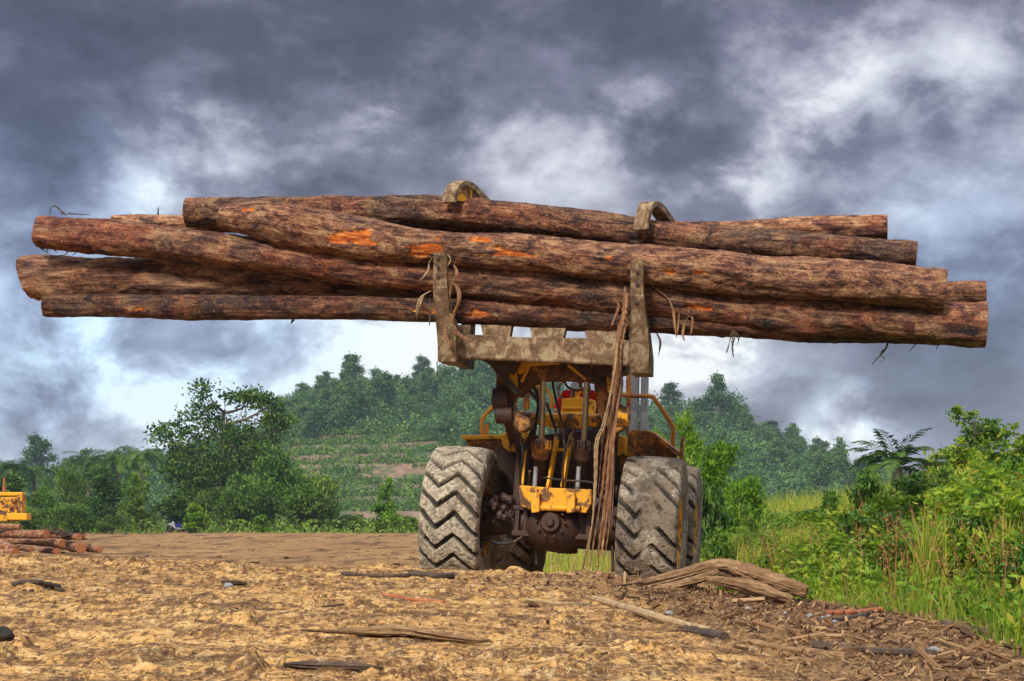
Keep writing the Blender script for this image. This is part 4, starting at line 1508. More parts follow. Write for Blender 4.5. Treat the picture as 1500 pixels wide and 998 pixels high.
m = MB()
for sx in (-1.9, -.75):
    for sy in (-.6, .6):
        m.bar((sx, sy, 1.2), (sx, sy, 2.6), .09, .09)
m.box((-1.32, 0, 2.63), (1.5, 1.5, .10))
PM(m, 'cab_frame', 'yellow_dirty', .01)

# ---- motorbike parked at the far end of the yard
mb_ = at(260, 781, 165.0)
bike = empty('motorbike', (mb_.x, 165.0, float(ground_base(mb_.x, 165.0)) + .02), (0, 0, R(20)))
tag(bike, 'small white and blue motorbike parked before the bright green bush', 'motorbike')
for x in (-.62, .62):
    w = MB()
    w.tube([(x + .27 * math.cos(a), 0, .30 + .27 * math.sin(a)) for a in np.linspace(0, 2 * math.pi, 25)], .05, 8, False)
    for k in range(6):
        a = k * math.pi / 3
        w.bar((x, 0, .30), (x + .25 * math.cos(a), 0, .30 + .25 * math.sin(a)), .012, .012)
    w.build('wheel', M['black_rubber'], bike, 0, True)
m = MB()
m.prism([(-.70, -.12, .78), (-.30, -.12, .62), (-.10, -.12, .42), (-.25, -.12, .32), (-.55, -.12, .55), (-.85, -.12, .62)], (0, .24, 0))
m.tube([(-.62, 0, .33), (-.45, 0, .9)], .05, 8)
m.prism([(-.42, -.16, .95), (-.28, -.16, .80), (-.30, -.16, .35), (-.44, -.16, .42)], (0, .32, 0))
m.build('fairing', M['white_plastic'], bike, .02)
m = MB()
m.prism([(-.32, -.13, .70), (.50, -.13, .72), (.80, -.13, .80), (.60, -.13, .58), (.10, -.13, .40), (-.2, -.13, .42)], (0, .26, 0))
m.build('body_panel', M['blue_plastic'], bike, .02)
m = MB()
m.box((.30, 0, .80), (.75, .24, .10))
m.build('seat', M['black_rubber'], bike, .03)
m = MB()
m.tube([(-.42, -.32, 1.02), (-.46, 0, .95), (-.42, .32, 1.02)], .018, 8)
m.build('handlebar', M['black_rubber'], bike, 0, True)
m = MB()
m.box((0, 0, .32), (.45, .22, .25))
m.tube([(-.1, -.16, .25), (.7, -.18, .33)], .04, 8)
m.build('engine', M['pipe'], bike, .02)

# ---- old gnarled trunk lying at the road edge
def gnarled(name, pts, rads, mat, seed, flat=.75, na=52, step=.012, ridge=.50):
    pts = np.asarray(pts, float)
    o0 = pts[0].copy()
    P_ = pts - o0
    ln = float(np.sum(np.linalg.norm(np.diff(P_, axis=0), axis=1)))
    n = int(ln / step)
    C = spline(P_, n)
    RR = spline(np.asarray(rads, float)[:, None], n)[:, 0]
    T = np.gradient(C, axis=0)
    T /= np.linalg.norm(T, axis=1)[:, None]
    S = np.cross(T, [0, 0, 1.0])
    S /= np.linalg.norm(S, axis=1)[:, None]
    U = np.cross(S, T)
    s = np.linspace(0, ln, n)
    A, Sg = np.meshgrid(np.linspace(0, 2 * math.pi, na, endpoint=False), s)
    rr = np.repeat(RR[:, None], na, 1)
    q = np.stack([Sg * 1.1 + seed, np.cos(A + Sg * .8) * 2.6, np.sin(A + Sg * .8) * 2.6], -1).reshape(-1, 3)
    rid = np.abs(vn3(q * np.array([1.2, 1.6, 1.6]), seed)) * 2
    d = -rid ** .7 * ridge + vn3(q * .9, seed + 2) * .5 + vn3(q * np.array([4, 5, 5]), seed + 3) * .22 + vn3(q * np.array([12, 12, 12]), seed + 5) * .10
    r2 = rr * (1 + d.reshape(A.shape))
    V = C[:, None, :] + S[:, None, :] * (np.cos(A) * r2)[..., None] + U[:, None, :] * (np.sin(A) * r2 * flat)[..., None]
    V = V.reshape(-1, 3)
    F = grid_faces(n, na, True)
    for e in (0, n - 1):
        base = len(V)
        ring = V[e * na:(e + 1) * na]
        cen = ring.mean(0)
        V = np.vstack([V, ring, cen + (ring - cen) * .5, cen + (ring - cen) * .02])
        f2 = grid_faces(3, na, True) + base
        F = np.vstack([F, f2 if e == n - 1 else f2[:, ::-1]])
    return mesh_np(name, V, F, M[mat], loc=o0)


D0 = 15.6
tr_pts = [at(884, 874, D0 - .5), at(915, 866, D0 - .4), at(955, 856, D0 - .2), at(1000, 843, D0), at(1052, 830, D0 + .1), at(1085, 838, D0 + .1), at(1130, 852, D0), at(1182, 868, D0 - .1)]
trunk_w = gnarled('fallen_trunk', tr_pts, [.035, .075, .085, .085, .095, .11, .11, .075], 'driftwood', 3)
tag(trunk_w, 'weathered fallen trunk with an arched split limb lying by the front right tyre', 'fallen trunk')
b1 = gnarled('limb', [at(893, 879, D0 - .7), at(930, 872, D0 - .55), at(975, 862, D0 - .35), at(1020, 850, D0 - .15), at(1050, 838, D0)], [.02, .04, .05, .05, .04], 'driftwood', 8, ridge=.45)
b2_ = gnarled('limb', [at(1030, 848, D0 - .1), at(1080, 856, D0 - .25), at(1120, 868, D0 - .35), at(1160, 880, D0 - .4)], [.03, .07, .075, .05], 'driftwood', 12)
b3_ = gnarled('root_knot', [at(886, 868, D0 - .6), at(900, 872, D0 - .62), at(912, 864, D0 - .5), at(898, 860, D0 - .5)], [.03, .045, .04, .02], 'driftwood', 15)
for q in (b1, b2_, b3_):
    w = q.location.copy()
    q.parent = trunk_w
    q.location = w - trunk_w.location


def ground_stick(pxs, r0, mat, label, cat='stick', name='stick', lift=.4, group=None, nn=None, r1=None):
    q = [ground_hit(x, y) for x, y in pxs]
    q = [p + Vector((0, 0, r0 * lift)) for p in q]
    n = nn or max(8, 5 * len(q))
    C = spline([tuple(p) for p in q], n)
    o0 = Vector(C[0])
    rs_ = random.Random(len(label))
    m = MB()
    m.tube([Vector(c) - o0 for c in C], [r0 * rs_.uniform(.75, 1.1) if r1 is None else (r0 + (r1 - r0) * k / n) * rs_.uniform(.85, 1.1) for k in range(n)], 8)
    o = m.build(name, M[mat], None, 0, True, o0)
    tag(o, label, cat, group)
    return o


ground_stick([(868, 880), (930, 897), (985, 914), (1040, 928)], .026, 'stick', 'long pale stripped stick lying aslant on the road below the fallen trunk')
ground_stick([(1212, 901), (1250, 900), (1290, 896)], .020, 'stick_red', 'orange red stick at the edge of the grass bank')
ground_stick([(1225, 911), (1258, 905), (1284, 893)], .018, 'stick_dark', 'dark crooked stick crossing below the orange red one')
ground_stick([(1270, 898), (1280, 884), (1286, 878)], .012, 'stick_red', 'short reddish twig standing up from the orange red stick')
ground_stick([(1440, 905), (1462, 893), (1480, 884)], .016, 'stick_dark', 'thin grey branch leaning between the two tall grass tufts')
ground_stick([(1400, 907), (1440, 900), (1470, 890)], .012, 'stick', 'thin pale branch between the two tall grass tufts')
ground_stick([(1380, 915), (1420, 922), (1460, 930)], .020, 'stick_dark', 'dark half buried stick below the tall grass tufts')
ground_stick([(1190, 950), (1270, 958), (1370, 962)], .030, 'stick_dark', 'dark branch lying flat in the bark litter at lower right')
ground_stick([(1090, 942), (1160, 955), (1240, 965)], .022, 'driftwood', 'brown branch end in the bark litter near the lower middle right')
ground_stick([(1000, 926), (1030, 931), (1062, 938)], .030, 'stick_dark', 'short dark stub at the lower end of the long pale stick')
ground_stick([(600, 843), (640, 847), (662, 846)], .028, 'stick_dark', 'dark stick on the road crest before the left front tyre')
ground_stick([(500, 843), (560, 846), (600, 845)], .018, 'stick_dark', 'thin dark stick on the crest, left of the other crest stick')
ground_stick([(770, 880), (820, 886), (860, 886)], .012, 'stick', 'short thin stick in the middle of the road')
ground_stick([(560, 872), (600, 880), (650, 884)], .014, 'stick_red', 'reddish twig lying in the middle left of the road')
ground_stick([(20, 858), (50, 857), (86, 862)], .022, 'stick_dark', 'dark stick at the left edge of the road crest')
ground_stick([(45, 868), (70, 862), (92, 868)], .016, 'stick_dark', 'forked dark stick under the one at the left edge')
slab = gnarled('bark_slab', [ground_hit(x, y) + Vector((0, 0, .03)) for x, y in ((440, 932), (500, 934), (560, 934), (600, 934), (632, 938), (690, 946), (720, 947))], [.01, .022, .05, .045, .045, .022, .01], 'driftwood', 31, .6)
tag(slab, 'long half buried bark slab with a dark hollow below it on the near road', 'bark slab')
slab = gnarled('bark_slab', [ground_hit(x, y) + Vector((0, 0, .015)) for x, y in ((415, 978), (460, 980), (520, 984), (560, 986))], [.015, .04, .035, .012], 'stick_dark', 35, .5)
tag(slab, 'flat dark bark slab at the bottom edge of the picture', 'bark slab')
slab = gnarled('bark_slab', [ground_hit(x, y) + Vector((0, 0, .015)) for x, y in ((325, 856), (345, 857), (362, 858))], [.02, .035, .015], 'stick_dark', 36, .5)
tag(slab, 'small blackish bark slab on the middle left of the road crest', 'bark slab')


def lump(p, r_, mat, seed, flat=.7, name='stone'):
    n1_, n2_ = 14, 20
    V = []
    for i in range(n1_):
        a = -math.pi / 2 + math.pi * i / (n1_ - 1)
        for k in range(n2_):
            b_ = 2 * math.pi * k / n2_
            V.append((math.cos(a) * math.cos(b_), math.cos(a) * math.sin(b_), math.sin(a)))
    V = np.array(V)
    d = 1 + vn3(V * 1.4 + seed * 3.7, seed) * .7 + vn3(V * 4 + seed, seed + 1) * .25
    V = V * d[:, None] * r_ * np.array([1.1, 1, flat])
    return mesh_np(name, V, grid_faces(n1_, n2_, True), M[mat], loc=p + Vector((0, 0, r_ * flat * .45)))


tag(lump(ground_hit(5, 936), .045, 'black_lump', 3, .9, 'clod'), 'black earth clod at the left edge of the near road', 'clod')
sg = 'grey stones in the bark litter'
for k, (x, y, r_, lb) in enumerate(((1187, 905, .022, 'bluish grey stone below the right end of the fallen trunk'), (1203, 908, .020, 'pale grey stone just right of the bluish one'), (1214, 904, .015, 'small grey stone beside the orange red stick'),
                                    (980, 900, .020, 'grey stone left of the bark litter, nearest the pale stick'), (1095, 893, .020, 'grey stone in the shadow below the fallen trunk'), (1222, 912, .017, 'grey stone touching the dark crooked stick'),
                                    (335, 860, .030, 'pale flat stone on the road crest at middle left'), (1368, 955, .030, 'flat grey stone at the lower right corner'), (1150, 900, .014, 'small dark grey stone below the trunk limb'))):
    tag(lump(ground_hit(x, y), r_, 'stone', 40 + k), lb, 'stone', sg)


# ---- loose litter: bark chips near the trunk and clods on the road (stuff)
def chips(name, n, sampler, lmin, lmax, mat, seed, thick=.25, zoff=.3, tilt=.35, asp=(.10, .38)):
    rs_ = np.random.RandomState(seed)
    x, y = sampler(rs_, n)
    z = ground_h(x, y)
    ln = rs_.uniform(0, 1, n) ** 2.2 * (lmax - lmin) + lmin
    wd = ln * rs_.uniform(asp[0], asp[1], n)
    th = wd * thick * rs_.uniform(.6, 1.6, n)
    yaw, pit = rs_.uniform(0, 2 * math.pi, n), rs_.normal(0, tilt, n)
    rol = rs_.normal(0, .5, n)
    ax_ = np.stack([np.cos(yaw) * np.cos(pit), np.sin(yaw) * np.cos(pit), np.sin(pit)], 1)
    up = np.stack([np.zeros(n), np.zeros(n), np.ones(n)], 1)
    sd_ = np.cross(up, ax_)
    sd_ /= np.linalg.norm(sd_, axis=1)[:, None]
    nn_ = np.cross(ax_, sd_)
    s2 = sd_ * np.cos(rol)[:, None] + nn_ * np.sin(rol)[:, None]
    n2_ = np.cross(ax_, s2)
    c_ = np.stack([x, y, z + th * zoff + np.abs(np.sin(pit)) * ln * .25], 1)
    V = np.empty((n, 8, 3))
    i = 0
    for e in (-1, 1):
        for sx in (-1, 1):
            for sz in (-1, 1):
                tap = rs_.uniform(.35, 1, n)
                V[:, i] = c_ + ax_ * (e * ln / 2)[:, None] + s2 * (sx * wd / 2 * tap)[:, None] + n2_ * (sz * th / 2)[:, None]
                i += 1
    f = np.array([(0, 1, 3, 2), (4, 6, 7, 5), (0, 4, 5, 1), (2, 3, 7, 6), (0, 2, 6, 4), (1, 5, 7, 3)])
    F = (np.arange(n)[:, None, None] * 8 + f[None]).reshape(-1, 4)
    o = mesh_np(name, V.reshape(-1, 3), F, M[mat], smooth=False, attrs={'tint': np.repeat(rs_.uniform(0, 1, n), 8)})
    tag(o, kind='stuff')
    return o


def s_litter(rs_, n):
    X, Y = [], []
    while len(X) < n:
        x, y = rs_.uniform(-.3, 5, 4000), rs_.uniform(8.2, 17, 4000)
        k = rs_.rand(4000) < litter_mask(x, y) ** 1.5 * (1 - bank_mask(x, y) * .7)
        X += list(x[k])
        Y += list(y[k])
    return np.array(X[:n]), np.array(Y[:n])


def s_road(rs_, n):
    y = rs_.uniform(8.2, 17.5, n)
    return rs_.uniform(-.32, .3, n) * y, y


def s_far(rs_, n):
    y = rs_.uniform(30, 120, n)
    return rs_.uniform(-.3, .1, n) * y, y


chips('bark_litter', 16000, s_litter, .012, .075, 'litter', 1, .5, .3, .5)
chips('bark_litter', 420, s_litter, .10, .34, 'litter', 4, .5, .3, .16, (.05, .14))
chips('wood_chips', 1500, s_road, .008, .045, 'litter', 2, .6, .4, .25)
chips('wood_chips', 60, s_road, .06, .22, 'litter', 5, .6, .4, .1, (.04, .10))
chips('wood_chips', 500, s_far, .08, .40, 'litter', 3, .5, .4, .12, (.06, .3))
#=== PLANTS
def leaf_quads(C, rs_, L_, W_, up=.3, out=None, outw=.5, droop=.0, fold=True):
    """kite-shaped leaves at points C -> V (n*4,3)"""
    n = len(C)
    d = rs_.normal(0, 1, (n, 3))
    if out is not None:
        d = d * (1 - outw) + out * outw * 1.6
    d[:, 2] -= droop
    d /= np.linalg.norm(d, axis=1)[:, None] + 1e-9
    nn_ = rs_.normal(0, 1, (n, 3))
    nn_[:, 2] += up * 3
    s_ = np.cross(d, nn_)
    s_ /= np.linalg.norm(s_, axis=1)[:, None] + 1e-9
    k = rs_.uniform(.65, 1.25, n)[:, None]
    l_, w_ = L_ * k, W_ * k
    nv = np.cross(s_, d)
    V = np.empty((n, 4, 3))
    V[:, 0] = C - d * l_ * .5
    V[:, 1] = C + s_ * w_ * .5 + nv * w_ * .12
    V[:, 2] = C + d * l_ * .5
    V[:, 3] = C - s_ * w_ * .5 + nv * w_ * .12
    return V.reshape(-1, 3)


def quads(n):
    return np.arange(n * 4).reshape(-1, 4)


def crown_pts(lobes, n_cl, n_lf, rs_, cl_r=.22, shell=.55, under=.6):
    """clump centres spread in lobes, leaves scattered round each clump; returns points, outward dirs, clump tints, clump centres"""
    lob = np.array(lobes, float)
    wt = (lob[:, 3] * lob[:, 4] + lob[:, 3] * lob[:, 5])
    pick = rs_.choice(len(lob), n_cl, p=wt / wt.sum())
    d = rs_.normal(0, 1, (n_cl, 3))
    d[:, 2] = np.where((d[:, 2] < 0) & (rs_.rand(n_cl) < under), -d[:, 2], d[:, 2])
    d /= np.linalg.norm(d, axis=1)[:, None]
    rr = shell + (1.05 - shell) * rs_.rand(n_cl) ** .6
    cl = lob[pick, :3] + d * lob[pick, 3:6] * rr[:, None]
    rad = np.mean(lob[pick, 3:6], axis=1) * cl_r * rs_.uniform(.6, 1.5, n_cl)
    cnt = np.maximum(3, (n_lf * rs_.uniform(.4, 1.6, n_cl)).astype(int))
    idx = np.repeat(np.arange(n_cl), cnt)
    q = rs_.normal(0, .55, (len(idx), 3)) * np.array([1.15, 1.15, .75])
    pts = cl[idx] + q * rad[idx][:, None]
    tint = np.clip(rs_.normal(.5, .20, n_cl)[idx] + rs_.normal(0, .14, len(idx)), 0, 1)
    return pts, d[idx], tint, cl


def crown_mesh(name, lobes, n_cl, n_lf, L_, W_, mat, seed, cl_r=.22, shell=.55, under=.6, up=.55, outw=.4, droop=0.0):
    rs_ = np.random.RandomState(seed)
    pts, out, tint, cl = crown_pts(lobes, n_cl, n_lf, rs_, cl_r, shell, under)
    pts[:, 2] = np.maximum(pts[:, 2], .02)
    V = leaf_quads(pts, rs_, L_, W_, up, out, outw, droop)
    me = mesh_np(name, V, quads(len(pts)), M[mat], smooth=False, attrs={'tint': np.repeat(tint, 4)}, data_only=True)
    return me, cl


def trunk_mesh(name, lobes, cl, r0, seed, base_lean=.0, twigs=30):
    rs_ = random.Random(seed)
    m = MB()
    top = max(l[2] for l in lobes)
    lean = Vector((rs_.uniform(-1, 1), rs_.uniform(-1, 1), 0)) * base_lean
    spine = [Vector((0, 0, -.15)) + lean * 0, Vector((rs_.uniform(-.02, .02) * top, 0, top * .3)) + lean * .3, Vector((rs_.uniform(-.04, .04) * top, rs_.uniform(-.04, .04) * top, top * .65)) + lean * .7, Vector((0, 0, top * .98)) + lean]
    sp_ = [Vector(q) for q in spline([tuple(v) for v in spine], 12)]
    m.tube(sp_, [r0 * (1.35 if i == 0 else 1 - .085 * i) for i in range(12)], 9)
    for l in lobes:
        c_ = Vector(l[:3])
        k = min(range(12), key=lambda i: abs(sp_[i].z - (c_.z - .5 * l[5] - .25 * c_.xy.length)))
        a = sp_[k]
        mid = a.lerp(c_, .5) + Vector((0, 0, -.06 * (c_ - a).length))
        q = [Vector(v) for v in spline([tuple(a), tuple(mid), tuple(c_)], 7)]
        m.tube(q, [r0 * .5 * (1 - .11 * i) for i in range(7)], 6)
        near = sorted(cl, key=lambda p: (Vector(p) - c_).length)[:max(3, twigs // len(lobes))]
        for p in near:
            b_ = q[rs_.randint(3, 6)]
            m.tube([b_, b_.lerp(Vector(p), .5) + Vector((0, 0, .03)), Vector(p)], [r0 * .16, r0 * .11, r0 * .05], 4)
    me = bpy.data.meshes.new(name)
    me.from_pydata(m.v, [], m.f)
    me.materials.append(M['trunk'])
    return me


def rand_lobes(rs_, w, h, n, base=.3, top_narrow=.5, squash=.8):
    out = []
    for i in range(n):
        u = (i + rs_.uniform(.1, .9)) / n
        z = h * (base + (1 - base) * u * .88)
        rmax = w / 2 * (1 - top_narrow * u) * (.65 + .35 * math.sin(math.pi * min(1, u + .25)))
        a = rs_.uniform(0, 6.28)
        rr = rmax * rs_.uniform(.25, .8)
        s_ = w * rs_.uniform(.16, .27) * (1 - .3 * u)
        out.append((rr * math.cos(a), rr * math.sin(a), z, s_ * 1.1, s_ * 1.1, s_ * squash))
    return out


def tree_proto(kind, seed, w, h, n_lobes, n_cl, n_lf, L_, W_, mat, r0, base=.3, narrow=.5, cl_r=.3, shell=.5, lobes=None, **kw):
    """returns (crown mesh, trunk mesh) of a tree standing at the origin"""
    rs_ = random.Random(seed)
    lobes = lobes or rand_lobes(rs_, w, h, n_lobes, base, narrow)
    cm, cl = crown_mesh('crown', lobes, n_cl, n_lf, L_, W_, mat, seed, cl_r, shell, **kw)
    return cm, trunk_mesh('trunk', lobes, cl, r0, seed)


def plant(name, proto, loc, sc=1.0, rz=None, label=None, cat='tree', group=None, parts=('crown', 'trunk')):
    o = empty(name, loc, (0, 0, rnd.uniform(0, 6.28) if rz is None else rz))
    o.scale = (sc, sc, sc) if not hasattr(sc, '__len__') else sc
    for me, nm in zip(proto, parts):
        if me is not None:
            link(nm, me, o)
    return tag(o, label, cat, group)


def merged(name, proto):
    """crown and trunk in one mesh, for trees too small in the picture to show parts"""
    cm, tm = proto
    import bmesh
    bm = bmesh.new()
    bm.from_mesh(cm)
    k = len(bm.faces)
    bm.from_mesh(tm)
    bm.faces.ensure_lookup_table()
    for f_ in bm.faces[k:]:
        f_.material_index = 1
    me = bpy.data.meshes.new(name)
    bm.to_mesh(me)
    bm.free()
    me.materials.append(cm.materials[0])
    me.materials.append(tm.materials[0])
    return me


def palm_proto(seed, n_fr, length, trunk_h, mat='leaf_dark', upright=.7):
    rs_ = random.Random(seed)
    V, T_ = [], []
    for i in range(n_fr):
        a = 6.28 * i / n_fr + rs_.uniform(-.25, .25)
        el = rs_.uniform(.25, 1.35) * upright + .15
        ln = length * rs_.uniform(.75, 1.1)
        p = Vector((0, 0, trunk_h))
        n = 40
        e = el
        tn = rs_.uniform(.2, .8)
        for k in range(n):
            d = Vector((math.cos(a) * math.cos(e), math.sin(a) * math.cos(e), math.sin(e)))
            q = p + d * ln / n
            s_ = d.cross(Vector((0, 0, 1))).normalized()
            u = d.cross(s_)
            V += [p - s_ * .02, q - s_ * .02, q + s_ * .02, p + s_ * .02]
            T_.append(tn)
            if k > 2:
                fl = ln * .25 * math.sin(math.pi * min(.97, .22 + .75 * k / n))
                for sg_ in (-1, 1):
                    dd = (s_ * sg_ + d * .75 + Vector((0, 0, rs_.uniform(-.55, .1)))).normalized()
                    w_ = d * .048
                    V += [q, q + dd * fl * .5 - w_ + Vector((0, 0, .02)), q + dd * fl + Vector((0, 0, -.08 * fl)), q + dd * fl * .5 + w_]
                    T_.append(tn + rs_.uniform(-.15, .15))
            p = q
            e -= (.9 + .6 * (1 - el / 1.6)) / n * 1.6
    cm = mesh_np('crown', np.array([tuple(v) for v in V]), quads(len(T_)), M[mat], smooth=False, attrs={'tint': np.repeat(T_, 4)}, data_only=True)
    m = MB()
    m.tube([(0, 0, -.2), (.02, 0, trunk_h * .5), (0, 0, trunk_h + .1)], [.28, .24, .2], 10)
    tm = bpy.data.meshes.new('trunk')
    tm.from_pydata(m.v, [], m.f)
    tm.materials.append(M['trunk'])
    return cm, tm


def gz0(x, y):
    return float(ground_base(x, y))


# ---- far forest on the hills: whole trees, one mesh each
fp = []
for k, (w, h, nl, base, nar) in enumerate(((12, 12, 11, .15, .2), (14, 12, 12, .10, .2), (11, 15, 11, .22, .15), (14, 10, 11, .10, .25), (11, 17, 10, .38, .05), (10, 11, 10, .10, .3))):
    fp.append(merged('forest_tree', tree_proto('forest', 200 + k, w, h, nl, 230, 16, .78, .50, 'leaf_forest', .30, base, nar, .52, .30)))
fb = []
for k, (w, h) in enumerate(((7, 5), (9, 6), (6, 4))):
    fb.append(merged('hill_bush', tree_proto('forest', 230 + k, w, h, 7, 110, 14, .8, .5, 'leaf_mid', .12, .15, .3, .36, .4)))


def hill_z(x, y):
    return float(hill_h(np.array([x]), np.array([y]))[0])


def on_hill(name, me, px, y, sc, label, cat, group):
    x = (px - 750) / FPX * y
    o = link(name, me, None, (x, y, hill_z(x, y) - .3))
    o.rotation_euler = (0, 0, rnd.uniform(0, 6.28))
    o.scale = (sc * rnd.uniform(.85, 1.15), sc * rnd.uniform(.85, 1.15), sc * rnd.uniform(.85, 1.15))
    return tag(o, label, cat, group)


rg_ = random.Random(31)
# crest of the terraced hill
for k in range(88):
    px = rg_.uniform(380, 830)
    q = rg_.random()
    on_hill('forest_tree', rg_.choice(fp), px, HY1 - 8 - 75 * q, rg_.uniform(.45, .78), 'tree in the dark forest along the crest of the terraced hill', 'tree', 'forest on the terraced hill')
for px, k, s_, lb in ((515, 4, .78, 'tall dark tree rising over the hill crest, well left of the left fork tine'), (484, 2, .85, 'slim tree on the left shoulder of the terraced hill'), (618, 4, .74, 'tall thin crowned tree on the crest just left of the left fork tine'),
                      (700, 1, 1.0, 'round dark tree on the crest between the left fork tine and the loader arm'), (440, 0, .8, 'lone dark tree at the left foot of the forested crest')):
    on_hill('forest_tree', fp[k], px, HY1 - 20, s_, lb, 'tree', None)
# slope woodland between terraces and crest, right part of the hill
for k in range(64):
    px = rg_.uniform(430, 900)
    y = rg_.uniform(470, 580) if px > 640 else rg_.uniform(535, 590)
    on_hill('forest_tree', rg_.choice(fp + fb), px, y, rg_.uniform(.45, .8), 'small tree on the upper slope of the terraced hill', 'tree', 'trees on the slope of the terraced hill')
# right hand ridge
for k in range(92):
    px = rg_.uniform(900, 1330)
    on_hill('forest_tree', rg_.choice(fp), px, HY1 - 5 - 215 * rg_.random() ** 1.2, rg_.uniform(.5, .85), 'dark bluish tree on the forested ridge right of the loader', 'tree', 'forest on the right ridge')
for px, k, s_, lb in ((1048, 4, .92, 'tall open crowned tree rising highest on the right ridge'), (1070, 1, 1.0, 'broad dark tree just right of the highest one on the right ridge'), (985, 4, .74, 'tall tree on the ridge just right of the silver pipes'), (1157, 2, .8, 'pointed tree standing out in the middle of the right ridge'), (1130, 0, .8, 'round tree left of the pointed tree on the right ridge'), (1225, 2, .8, 'last tall tree where the right ridge runs out')):
    on_hill('forest_tree', fp[k], px, HY1 - 30, s_, lb, 'tree', None)
# low dark wood far left
for k in range(44):
    px = rg_.uniform(-60, 400)
    on_hill('forest_tree', rg_.choice(fp), px, rg_.uniform(430, 600), rg_.uniform(.5, .85), 'tree in the low dark wood on the horizon at the left', 'tree', 'dark wood at the left horizon')
# closed canopy between the single trees of the upper slopes (stuff)
rs = np.random.RandomState(19)
n = 7000
px_ = rs.uniform(-120, 1330, n)
yy = rs.uniform(420, 640, n)
xx = (px_ - 750) / FPX * yy
zz = hill_h(xx, yy)
ok = (zz > 21 + fbm(xx * .02, yy * .02, 2, 61) * 14) | (px_ > 860) | (px_ < 390)
xx, yy, zz = xx[ok], yy[ok], zz[ok]
hc = 1.0 + rs.rand(len(xx)) ** 2 * 3.6
cnt = 30
C = np.repeat(np.stack([xx, yy, zz + hc], 1), cnt, 0) + rs.normal(0, 1, (len(xx) * cnt, 3)) * np.array([1.7, 1.7, 1.2])
tn = np.clip(np.repeat(rs.normal(.5, .24, len(xx)), cnt) + rs.normal(0, .13, len(C)), 0, 1)
tag(mesh_np('forest_canopy', leaf_quads(C, rs, .95, .6, .6), quads(len(C)), M['leaf_forest'], smooth=False, attrs={'tint': np.repeat(tn, 4)}), kind='stuff')
# planted rows and scrub on the terraces (stuff)
rs = np.random.RandomState(12)
n = 11000
px_ = rs.uniform(395, 1330, n)
yy = rs.uniform(395, 590, n)
xx = (px_ - 750) / FPX * yy
zz = hill_h(xx, yy)
st = 3.1
k_ = hill_h(xx, yy, False) / st + fbm(xx * .02, yy * .02, 2, 5) * .5
fr = k_ - np.floor(k_)
keep = (np.abs(fr - .30) < .26) | (rs.rand(n) < .42) | (zz > 24)
keep &= fbm(xx * .03, yy * .03, 3, 44) > -.17
xx, yy, zz = xx[keep], yy[keep], zz[keep]
cnt = 14
C = np.repeat(np.stack([xx, yy, zz + .9], 1), cnt, 0) + rs.normal(0, 1, (len(xx) * cnt, 3)) * np.array([1.0, .9, .55])
V = leaf_quads(C, rs, 1.0, .5, .3)
tn = np.clip(np.repeat(rs.normal(.55, .2, len(xx)), cnt) + rs.normal(0, .15, len(C)), 0, 1)
o = mesh_np('terrace_shrubs', V, quads(len(C)), M['leaf_mid'], smooth=False, attrs={'tint': np.repeat(tn, 4)})
tag(o, kind='stuff')

# ---- tree line at the far end of the yard (about 150-180 m)
YT = 176.0


def pxm(y):
    return y / FPX


def stand(px, py_base, y):
    p = at(px, py_base, y)
    return Vector((p.x, y, gz0(p.x, y)))


big_lobes = [(-4.6, 0, 8.4, 2.2, 2.2, 1.5), (-2.2, 1, 10.0, 2.3, 2.0, 1.8), (-1.2, -1, 12.2, 1.9, 1.7, 1.6), (2.0, .5, 11.6, 1.9, 1.8, 1.5), (4.0, 0, 11.4, 1.7, 1.6, 1.3), (5.0, .5, 9.4, 1.9, 1.8, 1.7),
             (1.0, 0, 8.2, 2.8, 2.4, 2.0), (-2.6, 0, 6.4, 2.4, 2.2, 1.7), (3.2, -1, 6.4, 2.8, 2.4, 1.9), (-.4, -1, 4.8, 3.2, 2.4, 2.1), (-4.0, -.6, 5.2, 1.7, 1.6, 1.4), (4.4, 0, 3.6, 2.4, 2.2, 2.0), (-2.2, -.8, 2.8, 2.2, 2.0, 1.9)]
proto = tree_proto('big', 301, 0, 0, 0, 430, 34, .36, .24, 'leaf_dark', .34, lobes=big_lobes, cl_r=.36, shell=.35)
plant('broadleaf_tree', proto, stand(327, 780, YT), 1.0, 0, 'big open crowned dark tree standing tallest in the left tree line')
mid_p = []
for k, (w, h, nl) in enumerate(((9, 7, 9), (8, 5, 8), (10, 6.5, 10), (7, 8, 9))):
    mid_p.append(tree_proto('mid', 310 + k, w, h, nl, 260, 26, .34, .22, 'leaf_mid', .16, .12, .35, .36, .4))
drk_p = []
for k, (w, h, nl) in enumerate(((9, 8, 9), (11, 7, 10), (7, 6, 8))):
    drk_p.append(tree_proto('drk', 320 + k, w, h, nl, 260, 26, .36, .23, 'leaf_dark', .18, .12, .4, .36, .4))
bri_p = []
for k, (w, h, nl) in enumerate(((3.4, 4.6, 6), (3.0, 3.0, 5))):
    bri_p.append(tree_proto('bri', 330 + k, w, h, nl, 90, 22, .36, .22, 'leaf_bright', .08, .10, .45, .38, .3))
